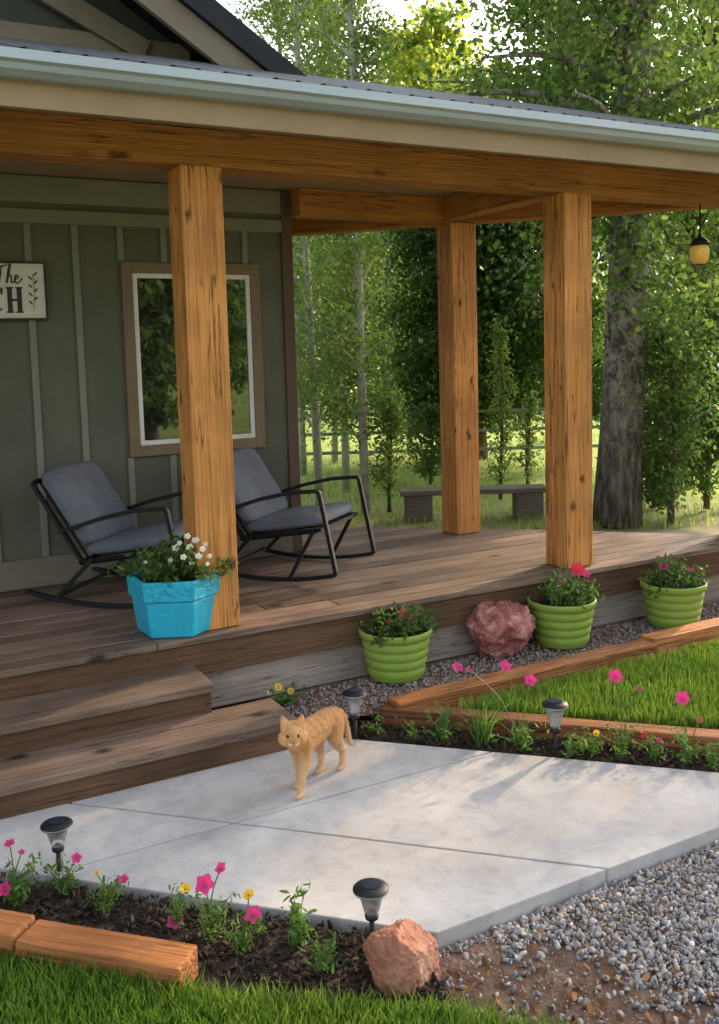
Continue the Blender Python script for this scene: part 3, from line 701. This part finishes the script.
def flower_plant(label, base, z, hpx, spread, nleaf, ls, flowers=(), kind='leafy', cat='plant', name='flowering_plant', mat='leaf_bed'):
    B = on_z(base[0], base[1], z); D = depth(B)
    root = thing(name, label, cat, B)
    h = hpx/F*D*1.12; sp = spread/F*D*1.2; nleaf = int(nleaf*1.9); ls *= .76
    st = MB(); LP = []
    if kind == 'spiky':
        a_ = rng.random(46)*2*PI; r_ = .03*rng.random(46)
        blades('leaves', np.column_stack([r_*np.cos(a_), r_*np.sin(a_), 0*a_]), h, .010, M[mat], root, .9)
    else:
        ns = max(7, nleaf//17)
        for k in range(ns):
            a_ = random.uniform(0, 2*PI); q = random.random()**.6
            top = Vector((sp*q*cos(a_), sp*q*sin(a_), h*random.uniform(.35, 1.05)*(1-.35*q)))
            pts = smoothpath([(0,0,0), (top.x*.35, top.y*.35, top.z*.6), top], 4)
            st.tube(pts, [.0024*(1-.6*i/len(pts)) for i in range(len(pts))], 5)
            for j in range(nleaf//ns):
                u = random.uniform(.12, 1); p_ = pts[min(len(pts)-1, int(u*len(pts)))]
                LP.append([p_.x+random.gauss(0, ls*.5), p_.y+random.gauss(0, ls*.5), max(.006, p_.z+random.gauss(0, ls*.35))])
        leaves('leaves', LP, ls, M[mat], root, .5)
    for (fx, fy, r, c) in flowers:
        P = at_depth(fx, fy, D-random.uniform(0, .03)); L_ = P-B
        st.tube(smoothpath([(0,0,0), (L_.x*.4+random.uniform(-.01,.01), L_.y*.4, L_.z*.6), L_*.99], 4), .0022, 5)
        add_flower(root, P, r/F*D, c, 5 if c != 'yellow' else 8)
    if st.v: st.build('stems', M['stem'], root, True)
    return root
FP = flower_plant
FP('petunia at the left edge of the front bed with two pink blooms', (14,905), -.01, 50, 24, 90, .035, [(10,843,6,'pink'),(5,889,8,'pink'),(22,852,4,'pink')])
FP('leafy petunia behind the timber end, single small pink bloom beside the left solar light', (64,893), -.01, 40, 20, 80, .032, [(77,858,6,'pink')])
FP('bushy green plant with one pink bloom, third from left in the front bed', (106,910), -.01, 44, 22, 100, .033, [(124,879,6,'pink'),(97,873,3,'yellow')])
FP('plant with a yellow bloom above a pink one at the timber end', (178,930), -.01, 44, 22, 80, .028, [(186,888,7,'yellow'),(175,921,9,'pink')])
FP('tall petunia with a large pink bloom in the middle of the front bed', (211,938), -.01, 50, 24, 90, .033, [(205,884,11,'pink'),(221,868,7,'pink')])
FP('petunia with a pink and a yellow bloom right of the tallest petunia', (243,950), -.01, 46, 20, 70, .03, [(253,914,10,'pink'),(249,894,7,'yellow')])
FP('upright green plant without blooms left of the front solar light', (300,945), -.01, 58, 16, 90, .04, [], name='leafy_plant')
FP('small low green seedling between two taller plants and the sandstone rock', (322,972), -.015, 42, 11, 40, .04, [], name='leafy_plant')
FP('marigold with yellow blooms in the gap beside the lower step', (284,706), .03, 22, 20, 90, .035, [(279,687,5,'yellow'),(291,691,4,'yellow'),(270,692,3,'whitep')])
FP('leafy green plant near the raised bed corner with a pink bloom on a tall stem', (444,740), .0, 34, 22, 90, .04, [(458,667,7,'pink')])
FP('spiky grass-like plant with upright blades beside the path', (482,744), .0, 46, 20, 0, .04, [], 'spiky', name='leafy_plant')
FP('low plant with two pink blooms above the timber beside the spiky plant', (522,748), .0, 32, 26, 110, .04, [(506,666,7,'pink'),(531,680,7,'pink'),(470,670,4,'pink')])
FP('small plant with a yellow bloom right of the far solar light', (592,754), .0, 30, 24, 90, .035, [(597,733,4,'yellow'),(580,742,3,'red')])
FP('tall stemmed petunia with a large pink bloom in front of the raised lawn', (622,757), .0, 38, 22, 80, .035, [(616,676,8,'pink'),(640,688,3,'pink')])
FP('small leafy plant with red buds between two tall petunias', (654,760), .0, 28, 22, 80, .035, [(645,735,4,'red'),(660,740,3,'pink')])
FP('petunia with a pink bloom at the right edge of the photo', (686,764), .0, 36, 24, 90, .035, [(683,698,8,'pink'),(700,720,3,'pink')])
FP('low green sprig beside the dark far solar light', (378,733), .0, 20, 14, 50, .03, [], name='leafy_plant')
FP('thin green sprig at the foot of the timber corner, left of the leafy plant', (414,738), .0, 24, 14, 46, .03, [], name='leafy_plant')
FP('thin stemmed sprig between the far solar light and the yellow bloom', (570,758), .0, 26, 14, 46, .03, [], name='leafy_plant')
FP('low sprig at the right end of the bed beyond the path', (712,768), .0, 30, 18, 60, .033, [], name='leafy_plant')

def pot_plant(root, zr_, r, hh, nl, ls, mat='leaf_pot', bloom=(), droop=0, fwd=.10):
    LP = []; st = MB()
    for k in range(30):
        a_ = random.uniform(0, 2*PI); q = random.random()**.5; top = Vector((r*1.2*q*cos(a_), r*1.2*q*sin(a_), zr_+hh*random.uniform(.35, 1)*(1-.45*q*q)-droop*max(0, q-.75)))
        b_ = Vector((top.x*.35, top.y*.35, zr_-.01)); pts = smoothpath([b_, b_.lerp(top, .5)+Vector((0,0,.02)), top], 4)
        st.tube(pts, .0022, 5)
        for j in range(nl//30):
            p_ = random.choice(pts[2:]); LP.append([p_.x+random.gauss(0, ls*.7), p_.y+random.gauss(0, ls*.7), max(zr_-droop*.3, p_.z+random.gauss(0, ls*.5))])
    leaves('foliage', LP, ls, M[mat], root, .62)
    D = depth(Vector(root.location))
    for (fx, fy, rr_, c) in bloom:
        P = at_depth(fx, fy, D-random.uniform(fwd*.6, fwd*1.5)); L_ = P-Vector(root.location)
        st.tube([Vector((L_.x*.4, L_.y*.4, zr_)), L_*.99], .002, 5)
        add_flower(root, P, rr_/F*D, c)
    st.build('stems', M['stem'], root, True)
def green_pot(label, bpx, bpy_, sc, hh, bloom):
    B = on_z(bpx, bpy_, .045); B += Vector((FWD.x, FWD.y, 0))*.12
    t = thing('potted_plant', label, 'potted plant', B, 0, 'lime green pots along the deck')
    pr = [(.140,0),(.150,.005),(.155,.02)]
    for k in range(4):
        z = .026+k*.051; r_ = .157+.0085*k
        pr += [(r_, z), (r_+.005, z+.008), (r_+.007, z+.022), (r_+.006, z+.038), (r_+.003, z+.046)]
    pr += [(.194,.234),(.203,.238),(.206,.268),(.202,.275),(.194,.275),(.190,.262),(.184,.225)]
    MB().lathe([(r_*sc, z*sc) for r_, z in pr], 40).build('pot', M['greenpot'], t, True)
    MB().lathe([(.001,.232*sc),(.186*sc,.23*sc),(.186*sc,.226*sc)], 24).build('soil', M['soil'], t)
    pot_plant(t, .24*sc, .18*sc, hh, 760, .038, 'leaf_pot', bloom, .12)
    return t
green_pot('lime green ribbed pot nearest the steps, with a red bloom', 398, 683, .96, .16, [(404,614,7,'red'),(412,622,5,'pink'),(390,622,3,'red')])
green_pot('lime green ribbed pot right of the red boulder, trailing leaves', 567, 649, .97, .23, [(578,569,8,'red'),(587,574,5,'pink'),(560,582,3,'pink')])
green_pot('lime green ribbed pot farthest right along the deck', 680, 629, .97, .20, [(664,566,5,'pink'),(692,570,3,'pink')])
B = on_z(172, 638, DZ)+Vector((FWD.x, FWD.y, 0))*.16
bp_ = thing('potted_plant', 'turquoise six-sided planter with white flowers at the foot of the front post', 'potted plant', B)
ph_ = rad(AZ-90+28+34)
pt_ = MB().lathe([(.186,0),(.200,.006),(.222,.17),(.222,.18)], 6, ph=ph_).build('pot', M['bluepot'], bp_, bevel=.006)
MB().lathe([(.222,.181),(.236,.186),(.244,.275),(.240,.285),(.217,.285),(.207,.24)], 6, ph=ph_).build('rim', M['bluerim'], pt_, bevel=.006)
MB().lathe([(.001,.255),(.202,.252),(.202,.248)], 6, ph=ph_).build('soil', M['soil'], bp_)
pot_plant(bp_, .26, .245, .20, 1700, .040, 'leaf_pot', [(176,548,4,'whitep'),(196,540,4.5,'whitep'),(188,536,3.5,'whitep'),(203,549,3.5,'whitep'),(160,566,2.5,'whitep'),(184,557,3.5,'whitep'),(171,560,3,'whitep'),(199,556,4,'whitep'),(190,547,4,'whitep'),(180,543,3,'whitep'),(206,544,3,'whitep'),(146,562,2.5,'whitep'),(192,563,3,'whitep'),(210,556,3,'whitep'),(208,564,2.5,'whitep')], .14, .19)

# ------------------------------------------------------------------ timbers & rocks
def timber(label, x0, y0, L, ang, z0, z1, wd=.14, mat='timber'):
    o = MB(); o.box(0, L, -wd, 0, 0, z1-z0)
    ob = o.build('landscape_timber', M[mat], None, bevel=.008); ob.location = (x0, y0, z0); ob.rotation_euler = (0, 0, ang)
    return tag(ob, label, 'timber', 'landscape timbers edging the beds')
a45 = rad(-45)
timber('short timber block at the front bed with its cut end facing the rock', .42, 2.93, .54, a45, -.04, .068, .12)
timber('front bed timber running out of the left side of the photo', -.30, 3.655, 1.012, a45, -.04, .078, .12)
timber('timber along the raised lawn, end nearest the steps', 2.22, 3.90, .82, a45, -.02, .078, .10, 'timbershade')
timber('timber along the raised lawn running out at the right of the photo', 2.805, 3.315, 1.6, a45, -.02, .073, .10, 'timbershade')
timber('timber between red boulder and lawn, below the middle green pot', 2.23, 3.91, 1.70, 0, .0, .098, .12)
timber('timber at the back of the lawn below the rightmost green pot', 3.94, 3.93, 2.0, 0, .0, .115, .12)
def rock(label, P, size, mat, seed, cut=.62, nc=11, rg=1.):
    V, Fq = ico(6); r_ = np.random.default_rng(seed)
    V = V*(1+.18*np.array([noise.noise(Vector(v)*1.5+Vector((seed,0,0))) for v in V])[:, None])
    for k in range(nc):
        nn_ = r_.normal(size=3); nn_ /= np.linalg.norm(nn_); dd = np.maximum(0, V@nn_-cut-r_.random()*.22); V = V-dd[:, None]*nn_
    V = V*(1+rg*(.06*np.array([noise.noise(Vector(v)*4.5) for v in V])+.035*np.array([noise.noise(Vector(v)*12) for v in V])+.022*np.array([noise.noise(Vector(v)*26) for v in V])))[:, None]
    V = V*np.array(size)
    o = link('boulder', npmesh('boulder', V, Fq), M[mat], None, True); o.location = P
    return tag(o, label, 'rock')
P = on_z(405, 1003, -.06)+Vector((FWD.x, FWD.y, 0))*.07; rock('angular reddish sandstone rock at the front corner of the path', (P.x, P.y, .025), (.118,.10,.12), 'sandrock', 3)
P = on_z(503, 660, .05)+Vector((FWD.x, FWD.y, 0))*.12; rock('rounded red granite boulder between two green pots', (P.x, P.y, .185), (.20,.17,.185), 'redrock', 8, .70, 16, 1.7)

# ------------------------------------------------------------------ solar lights
def make_light():
    t = thing('solar_light', '', 'solar light', group='solar path lights')
    MB().tube([(0,0,-.06),(0,0,.085)], .0085, 10).build('stake', M['blackplastic'], t, True)
    MB().lathe([(.012,.075),(.020,.08),(.022,.09),(.018,.094)], 20).build('collar', M['blackplastic'], t, True)
    MB().lathe([(.018,.093),(.024,.105),(.037,.155),(.041,.168),(.038,.168),(.022,.106),(.015,.094)], 24).build('lens', M['lens'], t, True)
    c = MB().lathe([(.041,.166),(.052,.167),(.055,.169),(.055,.175),(.051,.179),(.036,.185),(.032,.186),(.001,.186)], 28).build('cap', M['blackplastic'], t, True)
    MB().lathe([(.0005,.1865),(.027,.1865),(.028,.1880),(.0005,.1887)], 24).build('solar_panel', M['panel'], c)
    MB().lathe([(.0546,.1685),(.0556,.170),(.0556,.173),(.0546,.1745)], 28).build('steel_ring', M['steel'], c, True)
    return t
l0 = make_light()
spec_ = [((60,872), -.01, 1.0, 'solar path light at the left of the front bed'), ((373,943), -.01, 1.0, 'solar path light at the front corner of the path above the sandstone rock'),
         ((356,739), .0, 1.25, 'solar path light standing between the cat and the raised bed'), ((556,754), .0, 1.28, 'solar path light in the middle of the bed beyond the path')]
for i, (pp, z, sc, lab) in enumerate(spec_):
    o = l0 if i == 0 else copy_tree(l0)
    q_ = .82 if i > 1 else 1
    o.location = on_z(pp[0], pp[1], z); o.scale = (sc*q_, sc*q_, sc); o['label'] = lab; o.rotation_euler.z = i*1.1

# ------------------------------------------------------------------ cat
def blob(name, chains, voxel, its, mat, parent):
    bm = bmesh.new()
    for ch_ in chains:
        for a_, b_ in zip(ch_, ch_[1:]):
            pa, pb_ = Vector(a_[:3]), Vector(b_[:3]); ra, rb_ = a_[3], b_[3]
            k = max(2, int((pb_-pa).length/(min(ra, rb_)*.2)))
            for i in range(k+1):
                u = i/k; p_ = pa.lerp(pb_, u); r_ = ra+(rb_-ra)*u
                bmesh.ops.create_icosphere(bm, subdivisions=2, radius=r_, matrix=Matrix.Translation(p_))
    me = bpy.data.meshes.new('tmp'); bm.to_mesh(me); bm.free()
    ob = bpy.data.objects.new('tmp', me); COL.objects.link(ob)
    m = ob.modifiers.new('r', 'REMESH'); m.mode = 'VOXEL'; m.voxel_size = voxel
    s = ob.modifiers.new('s', 'SMOOTH'); s.iterations = its; s.factor = .5
    bpy.context.view_layer.update()
    out = bpy.data.meshes.new_from_object(ob.evaluated_get(bpy.context.evaluated_depsgraph_get()))
    bpy.data.objects.remove(ob); out.name = name; out.materials.clear()
    return link(name, out, mat, parent, True)
def cat_mat():
    m, nt, b = new_mat('ginger_fur')
    tc = nd(nt, 'ShaderNodeTexCoord').outputs['Object']
    sx_ = nd(nt, 'ShaderNodeSeparateXYZ', {0: tc})
    wv = nd(nt, 'ShaderNodeTexWave', {'Vector': tc, 'Scale': 8., 'Distortion': 7., 'Detail': 3., 'Detail Scale': 2.}, bands_direction='X').outputs['Fac']
    nz = nd(nt, 'ShaderNodeTexNoise', {'Vector': tc, 'Scale': 160., 'Detail': 4}).outputs['Fac']
    c = ramp(nt, wv, [(0, (.60,.315,.125)), (.45, (.66,.37,.16)), (1, (.69,.40,.18))])
    low = mr(nt, sx_.outputs[2], .55, 0, .10, .19)
    c = nd(nt, 'ShaderNodeMix', {0: low, 6: c, 7: (.76,.54,.34,1)}, data_type='RGBA').outputs[2]
    c = nd(nt, 'ShaderNodeHueSaturation', {'Color': c, 'Value': mr(nt, nz, .87, 1.1, .3, .7)}).outputs[0]
    nt.links.new(c, b.inputs['Base Color']); b.inputs['Roughness'].default_value = 1.; b.inputs['Specular IOR Level'].default_value = .0
    b.inputs['Sheen Weight'].default_value = .25; b.inputs['Sheen Roughness'].default_value = .5
    bp = nd(nt, 'ShaderNodeBump', {'Height': nz, 'Strength': .25, 'Distance': .004}); nt.links.new(bp.outputs[0], b.inputs['Normal'])
    return m
M['cat'] = cat_mat(); M['eye'] = plain('amber_eye', (.22,.17,.03), .1, 0, .6); M['pupil'] = plain('dark_pupil', (.008,.008,.008), .1); M['nose'] = plain('pink_nose', (.36,.12,.10), .5)
M['muzzle'] = plain('cream_fur', (.80,.66,.50), 1., 0, .0)
fp_ = on_z(296, 796, 0); ha = rad(210); hd = Vector((cos(ha), sin(ha), 0))
CL = fp_-hd*.14
ct = thing('cat', 'ginger tabby cat walking across the concrete path', 'cat', (CL.x, CL.y, 0), ha)
hy = rad(37)
hc = Vector((.184, .030, .279)); HS = 1.06
def hl(x, y, z): x, y, z = x*HS, y*HS, z*HS; return (hc.x+x*cos(hy)-y*sin(hy), hc.y+x*sin(hy)+y*cos(hy), hc.z+z)
def hr(x, y, z, r): return (*hl(x, y, z), r*HS)
ch_ = [
 [(-.145,0,.228,.043),(-.10,0,.232,.048),(-.02,0,.231,.049),(.05,0,.233,.049),(.095,0,.234,.047)],
 [(-.115,0,.215,.043),(-.02,0,.208,.044),(.05,0,.202,.048),(.098,0,.206,.045),(.115,0,.222,.040)],
 [(.085,0,.242,.046),(.125,.010,.260,.041),(.165,.022,.272,.039)],
 [hr(-.012,0,.004,.044), hr(.006,0,.002,.043)], [hr(.004,.024,-.010,.031), hr(.004,-.024,-.010,.031)],
 [hr(.016,0,.010,.032), hr(.026,0,-.010,.024), hr(.034,0,-.016,.0165)], [hr(.031,.010,-.021,.0145), hr(.031,-.010,-.021,.0145)],
 [hr(.020,0,-.032,.018), hr(.028,0,-.034,.011)],
]
for s in (-1, 1):
    ch_.append([hr(-.002,.026*s,.024,.019), hr(-.004,.032*s,.046,.0125), hr(-.008,.037*s,.066,.0055)])
    ch_.append([hr(-.002,.014*s,.030,.015), hr(-.006,.033*s,.061,.006)])
def leg_f(s, dx, lift=0):
    y = s*.030
    return [(.098,s*.027,.205,.034),(.092+dx*.35,s*.032,.152,.0222),(.101+dx*.75,y,.086+lift,.0142),(.106+dx,y,.036+lift,.0126),(.112+dx,y,.015+lift,.0142),(.126+dx,y,.012+lift,.0126)]
def leg_h(s, dx):
    y = s*.033
    return [(-.118,s*.025,.215,.043),(-.098+dx*.4,s*.035,.158,.031),(-.110+dx*.6,s*.036,.120,.021),(-.138+dx,y,.084,.0142),(-.134+dx,y,.044,.0122),(-.131+dx,y,.015,.0136),(-.112+dx,y,.012,.0126)]
ch_ += [leg_f(1, .035), leg_f(-1, -.04), leg_h(1, -.03), leg_h(-1, .04)]
ch_.append([(-.165,.002,.240,.021),(-.186,.010,.238,.0150),(-.203,.020,.210,.0130),(-.210,.028,.165,.0120),(-.213,.033,.125,.0115),(-.219,.036,.098,.0100),(-.230,.038,.085,.008)])
body = blob('body', ch_, .0028, 5, M['cat'], ct)
me = body.data
nv = len(me.vertices); VV = np.empty(nv*3); me.vertices.foreach_get('co', VV); VV = VV.reshape(-1, 3)
NN = np.array([v.normal[:] for v in me.vertices]); NF = 90000
idx = rng.integers(0, nv, NF); P = VV[idx]+rng.normal(size=(NF, 3))*.0012; Nn = NN[idx]
flow = np.tile(np.array([-1., 0, -.45]), (NF, 1)); flow -= Nn*(flow*Nn).sum(1)[:, None]
tip = Nn*.45+flow*.8+rng.normal(size=Nn.shape)*.16; L_ = (.005+.005*rng.random(NF))*np.where(P[:, 2] < .09, .75, 1)*np.where(P[:, 0] > .15, .5, 1)
sdv = np.cross(Nn, tip); sdv /= np.linalg.norm(sdv, axis=1)[:, None]+1e-9
V = np.stack([P-sdv*.0004, P+sdv*.0004, P+tip*L_[:, None]], 1).reshape(-1, 3)
link('fur', npmesh('fur', V, np.arange(NF*3).reshape(-1, 3)), M['cat'], ct)
for s in (-1, 1):
    e = MB().lathe([(.0005,-.009),(.0065,-.0055),(.009,0),(.0065,.0055),(.0005,.009)], 12).build('eye', M['eye'], ct, True)
    e.location = hl(.0355, .0185*s, .009)
    q_ = MB().lathe([(.0005,-.008),(.0042,-.005),(.0056,0),(.0042,.005),(.0005,.008)], 10).build('pupil', M['pupil'], e, True); q_.location = Vector((cos(hy), sin(hy), 0))*.0052
    mz = MB().lathe([(.0005,-.011),(.0085,-.007),(.0115,0),(.0085,.007),(.0005,.010)], 14).build('muzzle', M['muzzle'], ct, True); mz.location = hl(.0370, .0085*s, -.0215)
o = MB().add([(0,.0075,.0035),(0,-.0075,.0035),(.002,0,-.005),(.007,0,0)], [(0,1,3),(1,2,3),(2,0,3),(0,2,1)]).build('nose', M['nose'], ct); o.location = hl(.0488, 0, -.0115); o.rotation_euler.z = hy

# ------------------------------------------------------------------ background
def tree(label, p, h, tr, z0, cr, nb, lpb, ls, lm_, tm='twig', lean=(0,0), up=.35, droop=0., name='tree', cat='tree', wob=.08, shape='oval', group=None, jit=.16, extra=()):
    root = thing(name, label, cat, p, 0, group)
    mb = MB(); tp = []; n_ = 12
    ph = random.uniform(0, 9)
    for i in range(n_+1):
        t = i/n_; tp.append(Vector((lean[0]*t*h+wob*sin(3*t+ph)*t, lean[1]*t*h+wob*cos(2.3*t+ph)*t, t*h*.97)))
    mb.tube(tp, [tr*(1.12 if i == 0 else 1)*(1-.8*(i/n_)**1.2)+.004 for i in range(n_+1)], 12)
    LP = []
    def branch(z, a_, Lb, e_up, dr, lp, thin=1):
        t = min(.999, z/(h*.97)); k = int(t*n_); c_ = tp[k].lerp(tp[min(k+1, n_)], t*n_-k)
        e_ = Vector((cos(a_)*Lb, sin(a_)*Lb, Lb*e_up-dr*Lb))
        pts = smoothpath([c_, c_+e_*.5+Vector((0,0,.1*Lb)), c_+e_], 4)
        r0 = min(tr*.42, .012+.03*Lb)*thin
        mb.tube(pts, [r0*(1-.85*i/(len(pts)-1)) for i in range(len(pts))], 5)
        u_ = np.clip(rng.random(lp)**.6, .12, 1); ix = np.minimum((u_*(len(pts)-1)).astype(int), len(pts)-1)
        A_ = np.array([pts[i][:] for i in ix]); LP.append(A_+rng.normal(size=A_.shape)*(jit*Lb+.03)*np.array([1,1,.75]))
    for b_ in range(nb):
        u = (b_+random.random())/nb; z = z0+(h*.97-z0)*u
        if shape == 'oval': R_ = cr*(math.sin(PI*(.12+.80*u))**.7)
        elif shape == 'slim': R_ = cr*(1-.75*u)**.8
        else: R_ = cr*(1-.25*u)
        branch(z, random.uniform(0, 2*PI), R_*random.uniform(.55, 1.1), up*random.uniform(.4, 1.5), droop, lpb)
    for (z, a_, Lb, dr, lp) in extra: branch(z, a_, Lb, .1, dr, lp, .35)
    mb.build('trunk', M[tm], root, True)
    LP = np.concatenate(LP); LP[:, 2] = np.maximum(LP[:, 2], .03)
    leaves('crown', LP, ls, M[lm_], root, .95)
    return root
cw = at(617, 9.7)
ex = [(2.9, rad(245), 1.0, .9, 260), (3.0, rad(205), 1.3, .7, 280), (2.4, rad(262), .6, .5, 90), (3.2, rad(180), 1.6, .6, 280), (1.9, rad(345), .7, .3, 150), (3.0, rad(352), 1.3, .7, 240), (3.1, rad(228), .8, 1.0, 190), (3.1, rad(20), 1.5, .8, 240), (2.8, rad(272), .9, .9, 170)]
tree('large cottonwood with thick pale furrowed trunk beyond the porch', cw, 11.5, .225, 3.2, 2.7, 120, 430, .070, 'leaf_cotton', 'bark', (.03,-.012), .30, .12, wob=.25, jit=.2, extra=ex)
AS = [(316,11.5,10,'slim aspen nearest the house corner'), (343,12.6,8.5,'slim pale aspen, second from the house corner'), (362,10.8,9.5,'tall aspen whose pale trunk shows left of the far post'),
      (300,14.5,11,'aspen seen right beside the house corner, farther back'), (332,16,8,'aspen farther back between two nearer pale trunks'), (386,15,5.5,'aspen behind the sapling left of the far post'), (408,18,6,'aspen half hidden behind the dark dense tree')]
for i, (px_, fd, h_, lab) in enumerate(AS):
    tree(lab, at(px_, fd), h_, .05, .7, .95 if i != 2 else .65, 84, 200, .050, 'leaf_aspen', 'aspenbark', (random.uniform(-.02,.02), 0), .7, 0, group='slim aspens behind the house', shape='col', wob=.15)
tree('dark dense broadleaf tree in the middle distance behind the far post', at(478, 16), 5.4, .14, .7, 1.95, 150, 330, .098, 'leaf_dark', 'twig', up=.1, droop=.28, jit=.2)
tree('slender columnar sapling right of the far post', at(499, 11.5), 2.15, .02, .1, .24, 46, 34, .045, 'leaf_aspen', up=1.2, name='sapling', shape='slim')
tree('small bushy sapling left of the far post', at(386, 10.8), 1.4, .02, .15, .30, 46, 34, .045, 'leaf_aspen', up=.9, name='sapling', shape='slim')
tree('pale green low bush at the edge of the field', at(428, 13), 1.05, .02, .1, .5, 50, 60, .05, 'leaf_shrub', name='shrub', cat='shrub')
tree('small upright sapling in front of the far fence', at(527, 12.5), 1.25, .02, .1, .2, 36, 26, .045, 'leaf_aspen', up=1.0, name='sapling', shape='slim')
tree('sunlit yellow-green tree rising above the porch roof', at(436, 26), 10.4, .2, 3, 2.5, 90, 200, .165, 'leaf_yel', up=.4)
tree('tall shady tree behind the cottonwood on its left', at(570, 19), 11, .2, 2.4, 2.6, 95, 240, .12, 'leaf_cotton', up=.3)
tree('tall shady tree behind the cottonwood on its right', at(718, 15), 11, .2, 1.8, 2.4, 95, 250, .10, 'leaf_aspen', up=.3)
tree('dense dark shrub right of the cottonwood trunk', at(672, 9.6), 1.9, .03, .1, .6, 65, 85, .05, 'leaf_shrub', up=.9, name='shrub', cat='shrub')
tree('leafy willow shrub at the right edge behind the deck', at(708, 10.4), 1.9, .03, .1, .55, 65, 85, .046, 'leaf_shrub', up=.9, name='shrub', cat='shrub')
tree('low shrub at the foot of the cottonwood', at(655, 10.6), 1.1, .02, .05, .6, 60, 60, .05, 'leaf_shrub', up=.7, name='shrub', cat='shrub')
tree('tall thicket shrub behind the lantern', at(690, 12), 4.4, .05, .3, 1.1, 95, 150, .054, 'leaf_aspen', up=.8, name='shrub', cat='shrub')
tree('tall bush between the far post and the cottonwood', at(580, 15), 2.6, .05, .5, .8, 80, 110, .075, 'leaf_shrub', up=.6, name='shrub', cat='shrub')
tree('slim tree added beyond the right side to shade the porch', Vector((8.7, 7.25, -.07)), 4.4, .06, .5, .42, 70, 50, .075, 'leaf_cotton', up=.4, shape='col')  # added to break up the sun reaching across the deck
tree('second unseen tree added beyond the right side to shade the path', Vector((8.5, 3.85, -.07)), 5.0, .07, .3, .95, 110, 110, .085, 'leaf_cotton', up=.4)  # unseen, put in to keep direct sun off the path
tree('third unseen tree added for shade beyond the right side, nearest the viewer', Vector((8.0, 2.6, -.07)), 4.8, .07, .3, 1.0, 90, 90, .085, 'leaf_cotton', up=.4)  # another unseen sun blocker, added for the near end of the path
tree('unseen high crowned tree added beyond the right side to shade path and steps', Vector((8.8, 5.85, -.07)), 6.2, .05, 3.3, 1.0, 80, 110, .085, 'leaf_cotton', up=.35, jit=.12)  # unseen added blocker: high crown shades path and steps, deck sun passes below
tree('garden tree behind the viewer mirrored in the window', Vector((6.0,-9,-.07)), 4.4, .16, .3, 1.5, 60, 70, .2, 'leaf_cotton', up=.4)
tree('second garden tree behind the viewer, farther right', Vector((9.5,-14,-.07)), 5.2, .16, .3, 1.7, 60, 70, .2, 'leaf_aspen', up=.4)
tree('third garden tree behind the viewer, farther left', Vector((3.4,-10,-.07)), 4.6, .16, .3, 1.3, 60, 70, .2, 'leaf_cotton', up=.4)
P = []
for k in range(150):
    a_ = random.uniform(-24, 26); fd = random.uniform(36, 48); z = random.uniform(.5, 9)*random.uniform(.5, 1)
    c_ = np.array((FWD*fd+RGT*a_+Vector((0,0,z)))[:]); P.append(c_+rng.normal(size=(220, 3))*np.array([1.3,1.3,1.0]))
P = np.concatenate(P); P[:, 2] = np.abs(P[:, 2])
tag(leaves('wood', P, .40, M['leaf_far']), 'distant hazy belt of trees beyond the field', 'wood', kind='stuff')
q = []
for k in range(9000):
    px_ = random.uniform(280, 760); fd = 9.4+random.random()**1.4*16; q.append(at(px_, fd, -.075)[:])
tag(blades('meadow_grass', q, .11, .012, M['meadow'], None, .6), 'sunlit meadow grass behind the porch', 'grass', kind='stuff')
Pb = at(471, 10.3, -.075); be = thing('plank_bench', 'low plank bench on two block legs behind the far post', 'bench', Pb, rad(AZ-90))
MB().box(-.80, .80, -.16, .16, .29, .345).build('seat', M['benchwood'], be, bevel=.01)
for s in (-1, 1): MB().box(-.15, .15, -.14, .14, 0, .289).build('leg', M['benchwood'], be, bevel=.015).location = (s*.6, 0, 0)
fe = thing('rail_fence', 'grey wooden rail fence across the far field', 'fence', at(470, 15, -.075), rad(AZ-90))
for k in range(-2, 4): MB().box(-.04, .04, -.04, .04, 0, 1.0).build('fence_post', M['fencewood'], fe, bevel=.01).location = (k*2.6+.9, 0, 0)
for z in (.28, .58, .88): MB().box(-4.3, 8.7, -.06, -.042, z-.025, z+.025).build('rail', M['fencewood'], fe)
print('OK')
